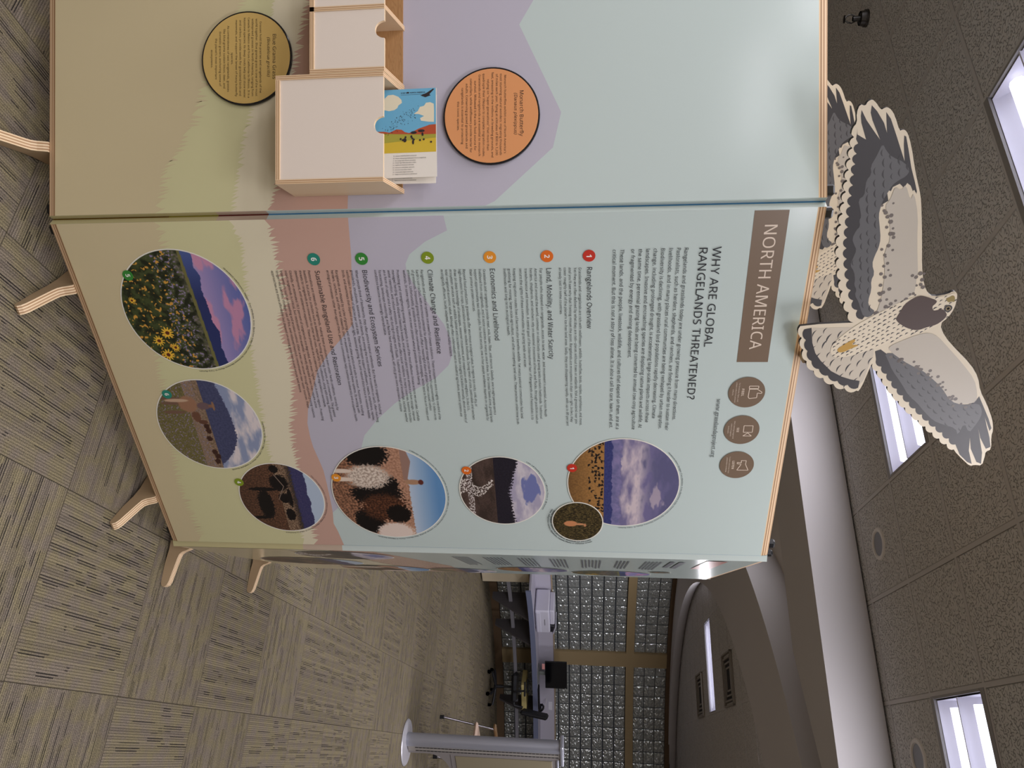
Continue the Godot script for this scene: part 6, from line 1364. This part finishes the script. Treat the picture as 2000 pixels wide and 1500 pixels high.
func build_chairs() -> void:
	# black swivel chair, facing left along the counter
	var t := thing("office_chair", "black swivel office chair with casters in front of the counter", "chair", Transform3D(Basis(Vector3.UP, PI / 2 - 0.3), Vector3(5.34, 0, -12.9)))
	var blk := mat("chair black", rgb(26, 26, 30), 0.6); var pl := mat("chair plastic", rgb(34, 34, 38), 0.4)
	for k in 5:
		var a := TAU * k / 5.0 + 0.3
		var d := Vector3(cos(a), 0, sin(a))
		var b := MB.new(); b.tube([Vector3(0, 0.13, 0) + d * 0.03, Vector3(0, 0.11, 0) + d * 0.18, Vector3(0, 0.085, 0) + d * 0.31], 0.022, 8); var leg := one("base_leg", b, pl, t)
		b = MB.new(); b.lathe([[0.0, -0.022], [0.028, -0.022], [0.032, 0.0], [0.028, 0.022], [0.0, 0.022]], 14, Transform3D(Basis(Vector3.UP.cross(d), d, Vector3.UP) * Basis(Vector3.RIGHT, 0.0), d * 0.31 + Vector3(0, 0.033, 0))); one("caster", b, pl, leg)
	var b := MB.new(); b.lathe([[0.028, 0.1], [0.028, 0.26], [0.02, 0.26], [0.02, 0.42], [0.1, 0.43], [0.0, 0.44]], 16); one("gas_column", b, pl, t)
	b = MB.new(); b.rbox(Vector3(-0.24, 0.43, -0.24), Vector3(0.24, 0.52, 0.24), 0.04); one("seat", b, blk, t)
	b = MB.new(); b.rbox(Vector3(-0.21, 0.58, -0.04), Vector3(0.21, 1.06, 0.03), 0.03, Transform3D(Basis(Vector3.RIGHT, 0.16), Vector3(0, 0.02, 0.30))); one("backrest", b, blk, t)
	b = MB.new(); b.tube([Vector3(0, 0.45, 0.18), Vector3(0, 0.47, 0.30), Vector3(0, 0.62, 0.33)], 0.025, 8); one("back_bar", b, pl, t)
	for s in [-1, 1]:
		b = MB.new(); b.tube([Vector3(s * 0.2, 0.46, 0.05), Vector3(s * 0.29, 0.5, 0.05), Vector3(s * 0.29, 0.66, 0.03)], 0.016, 8); b.rbox(Vector3(s * 0.29 - 0.035, 0.66, -0.12), Vector3(s * 0.29 + 0.035, 0.69, 0.12), 0.012); one("armrest", b, pl, t)
	# beige shell chair behind the totem
	t = thing("shell_chair", "beige plastic shell chair with chrome legs and a hand hole in its back", "chair", Transform3D(Basis(Vector3.UP, -0.95), Vector3(4.33, 0, -8.62)))
	var shell := mat("beige shell", rgb(206, 178, 158), 0.45); var chrome := mat("chair chrome", rgb(170, 166, 170), 0.2, 0.9)
	for s in [-1, 1]:
		b = MB.new(); b.tube([Vector3(s * 0.24, 0.012, 0.25), Vector3(s * 0.24, 0.05, 0.245), Vector3(s * 0.235, 0.42, 0.12), Vector3(s * 0.23, 0.64, 0.05)], 0.0125, 10)
		var leg := one("leg", b, chrome, t)
		b = MB.new(); b.lathe([[0.0, 0.0], [0.022, 0.0], [0.022, 0.05], [0.0, 0.05]], 12, Transform3D(Basis.IDENTITY, Vector3(s * 0.24, 0, 0.25))); one("rubber_foot", b, pl, leg)
		b = MB.new(); b.tube([Vector3(s * 0.24, 0.012, -0.26), Vector3(s * 0.235, 0.42, -0.16)], 0.0125, 10); leg = one("leg", b, chrome, t)
		b = MB.new(); b.lathe([[0.0, 0.0], [0.022, 0.0], [0.022, 0.05], [0.0, 0.05]], 12, Transform3D(Basis.IDENTITY, Vector3(s * 0.24, 0, -0.26))); one("rubber_foot", b, pl, leg)
		b = MB.new(); b.rbox(Vector3(s * 0.25 - 0.03, 0.63, -0.2), Vector3(s * 0.25 + 0.03, 0.665, 0.1), 0.012); one("armrest", b, mat("arm brown", rgb(112, 84, 50), 0.5), t)
		b = MB.new(); b.tube([Vector3(s * 0.235, 0.42, 0.12), Vector3(s * 0.235, 0.42, -0.16), Vector3(s * 0.235, 0.65, -0.19)], 0.0115, 8); one("side_rail", b, chrome, t)
	b = MB.new(); b.rbox(Vector3(-0.23, 0.42, -0.22), Vector3(0.23, 0.46, 0.22), 0.018); one("seat", b, shell, t)
	# back with a slot cut through it
	var o := PackedVector2Array([Vector2(-0.22, 0.5), Vector2(0.22, 0.5), Vector2(0.235, 0.8), Vector2(0.2, 0.95), Vector2(0.12, 1.0), Vector2(-0.12, 1.0), Vector2(-0.2, 0.95), Vector2(-0.235, 0.8)])
	b = MB.new()
	var lean := Transform3D(Basis(Vector3.RIGHT, -0.18), Vector3(0, 0.02, -0.1))
	for part in [[[-0.22, 0.5], [0.22, 0.5], [0.235, 0.8], [-0.235, 0.8]], [[-0.235, 0.8], [-0.1, 0.8], [-0.1, 0.88], [-0.2, 0.95]], [[0.1, 0.8], [0.235, 0.8], [0.2, 0.95], [0.1, 0.88]], [[-0.2, 0.95], [-0.1, 0.88], [0.1, 0.88], [0.2, 0.95], [0.12, 1.0], [-0.12, 1.0]]]:
		b.prism(pv(part), -0.02, 0.015, lean)
	one("backrest", b, shell, t)

func build_totem() -> void:
	var t := thing("display_totem", "silver aluminium display stand with a slotted post and grey panel", "display stand", Transform3D(Basis(Vector3.UP, 0.55), Vector3(3.49, 0, -7.02)))
	var alu := mat("satin aluminium", rgb(178, 180, 192), 0.32, 0.55); var frame := mat("grey frame", rgb(138, 132, 130), 0.5)
	var b := MB.new(); b.lathe([[0.205, 0.0], [0.21, 0.006], [0.2, 0.016], [0.1, 0.024], [0.0, 0.026]], 44); one("base_disc", b, mat("base silver", rgb(186, 184, 190), 0.35, 0.3), t)
	# post: two round lobes with a flat slotted rail between them, facing the hall
	b = MB.new(); b.lathe([[0.062, 0.024], [0.062, 1.50], [0.0, 1.50]], 28, Transform3D(Basis.IDENTITY, Vector3(-0.05, 0, 0))); one("post_lobe", b, alu, t)
	b = MB.new(); b.lathe([[0.058, 0.024], [0.058, 1.50], [0.0, 1.50]], 28, Transform3D(Basis.IDENTITY, Vector3(0.075, 0, -0.01))); one("post_lobe", b, frame, t)
	b = MB.new(); b.rbox(Vector3(-0.024, 0.03, 0.0), Vector3(0.052, 1.50, 0.056), 0.004); var rail := one("slotted_rail", b, mat("rail alu", rgb(170, 164, 158), 0.4, 0.3), t)
	var sl := MB.new(); sl.box(Vector3(-0.006, -0.016, 0), Vector3(0.006, 0.016, 0.0012))
	var slm := sl.into(ArrayMesh.new(), mat("slot black", rgb(24, 22, 24), 0.7))
	for x in [-0.010, 0.038]:
		for k in 38:
			var s := put("slot", slm, rail); s.position = Vector3(x, 0.12 + k * 0.0365, 0.0562)
	b = MB.new(); b.rbox(Vector3(-0.14, 1.50, -0.07), Vector3(0.16, 1.535, 0.07), 0.008); one("cap", b, alu, t)
	# panel running off to the right, held in a frame with a scooped lower corner
	var sh := PackedVector2Array([Vector2(0.12, 0.32), Vector2(0.20, 0.32), Vector2(0.23, 0.26)])
	for k in 9:
		var a := PI / 2 * k / 8.0
		sh.append(Vector2(0.23 + 0.32 * (1 - cos(a)), 0.05 + 0.21 + 0.0 * a + 0.14 * sin(a)))
	sh.append(Vector2(1.1, 0.40)); sh.append(Vector2(1.1, 1.46)); sh.append(Vector2(0.12, 1.46))
	b = MB.new(); b.rbox(Vector3(0.12, 0.42, -0.03), Vector3(1.1, 1.46, 0.01), 0.006); one("panel_frame", b, frame, t)
	b = MB.new()
	var skirt := PackedVector2Array([Vector2(0.12, 0.42), Vector2(0.12, 0.2)])
	for k in 9:
		var a := PI / 2 * k / 8.0
		skirt.append(Vector2(0.16 + 0.3 * (1 - cos(a)), 0.2 + 0.2 * sin(a)))
	skirt.append(Vector2(1.1, 0.40)); skirt.append(Vector2(1.1, 0.42))
	b.prism(skirt, -0.028, 0.006); one("panel_skirt", b, frame, t)
	b = MB.new(); b.rbox(Vector3(0.17, 0.47, 0.008), Vector3(1.05, 1.42, 0.016), 0.004); one("panel_insert", b, mat("olive insert", rgb(140, 130, 106), 0.55), t)
	b = MB.new(); b.rbox(Vector3(0.12, 1.46, -0.035), Vector3(1.1, 1.482, 0.02), 0.004); one("top_rail", b, alu, t)
	b = MB.new(); b.lathe([[0.10, 0.0], [0.105, 0.005], [0.09, 0.014], [0.0, 0.016]], 28, Transform3D(Basis.IDENTITY, Vector3(0.62, 0, 0.04))); b.lathe([[0.02, 0.014], [0.02, 0.42]], 16, Transform3D(Basis.IDENTITY, Vector3(0.62, 0, -0.01)))
	one("side_leg", b, alu, t)

# ---------------------------------------------------------------- the scene
const LAMP := Color(0.985, 0.975, 1.0)
const LAMP_ENERGY := 2.7

func _ready() -> void:
	sans = SystemFont.new(); sans.font_names = PackedStringArray(["Droid Sans"])
	sans_bold = SystemFont.new(); sans_bold.font_names = PackedStringArray(["Droid Sans"]); sans_bold.font_weight = 700
	serif = SystemFont.new(); serif.font_names = PackedStringArray(["Droid Serif"])
	var cam := Camera3D.new(); cam.name = "camera"; add_child(cam)
	# the phone was held upright but its picture lies on its side: the camera is rolled a quarter turn
	var right := Vector3(1.0, 0.0018, -0.0002).normalized(); var up := Vector3(-0.0018, 0.99449, -0.10482).normalized()
	var back := right.cross(up)
	cam.transform = Transform3D(Basis(up, -right, back), EYE)
	cam.fov = 55.134; cam.near = 0.05; cam.far = 80.0; cam.current = true
	var we := WorldEnvironment.new(); we.name = "environment"
	var env := Environment.new()
	env.background_mode = Environment.BG_COLOR; env.background_color = Color(0.35, 0.37, 0.40); env.background_energy_multiplier = 0.4
	env.tonemap_mode = Environment.TONE_MAPPER_LINEAR; env.tonemap_exposure = 1.06
	env.sdfgi_enabled = true; env.ssao_enabled = true; env.ssil_enabled = true
	we.environment = env; add_child(we)
	build_floor()
	build_ceiling()
	build_shell()
	build_soffits()
	build_glass_wall()
	build_ceiling_things()
	build_panel_a()
	build_panel_b()
	build_panel_c()
	plaque("round_plaque", "orange round plaque about the Monarch Butterfly", PLAQUE_M, rgb(222, 152, 98), MON_T, MON_I, MON, 0.005)
	plaque("round_plaque", "golden round plaque about Blue Grama Grass", PLAQUE_G, rgb(208, 174, 102), GRA_T, GRA_I, GRA, 0.005)
	holder("tall brochure holder with brochures, white front in a plywood frame", HOLD_R, 0.14, (HOLD_R[2] - HOLD_R[0]) * 0.485, -1.0)
	holder("lower empty brochure holder cut by the picture edge, white front and oak back", HOLD_L, 0.14, (HOLD_L[2] - HOLD_L[0]) * 0.62, 0.12)
	build_brochures()
	build_hawks()
	build_desk()
	build_chairs()
	build_totem()
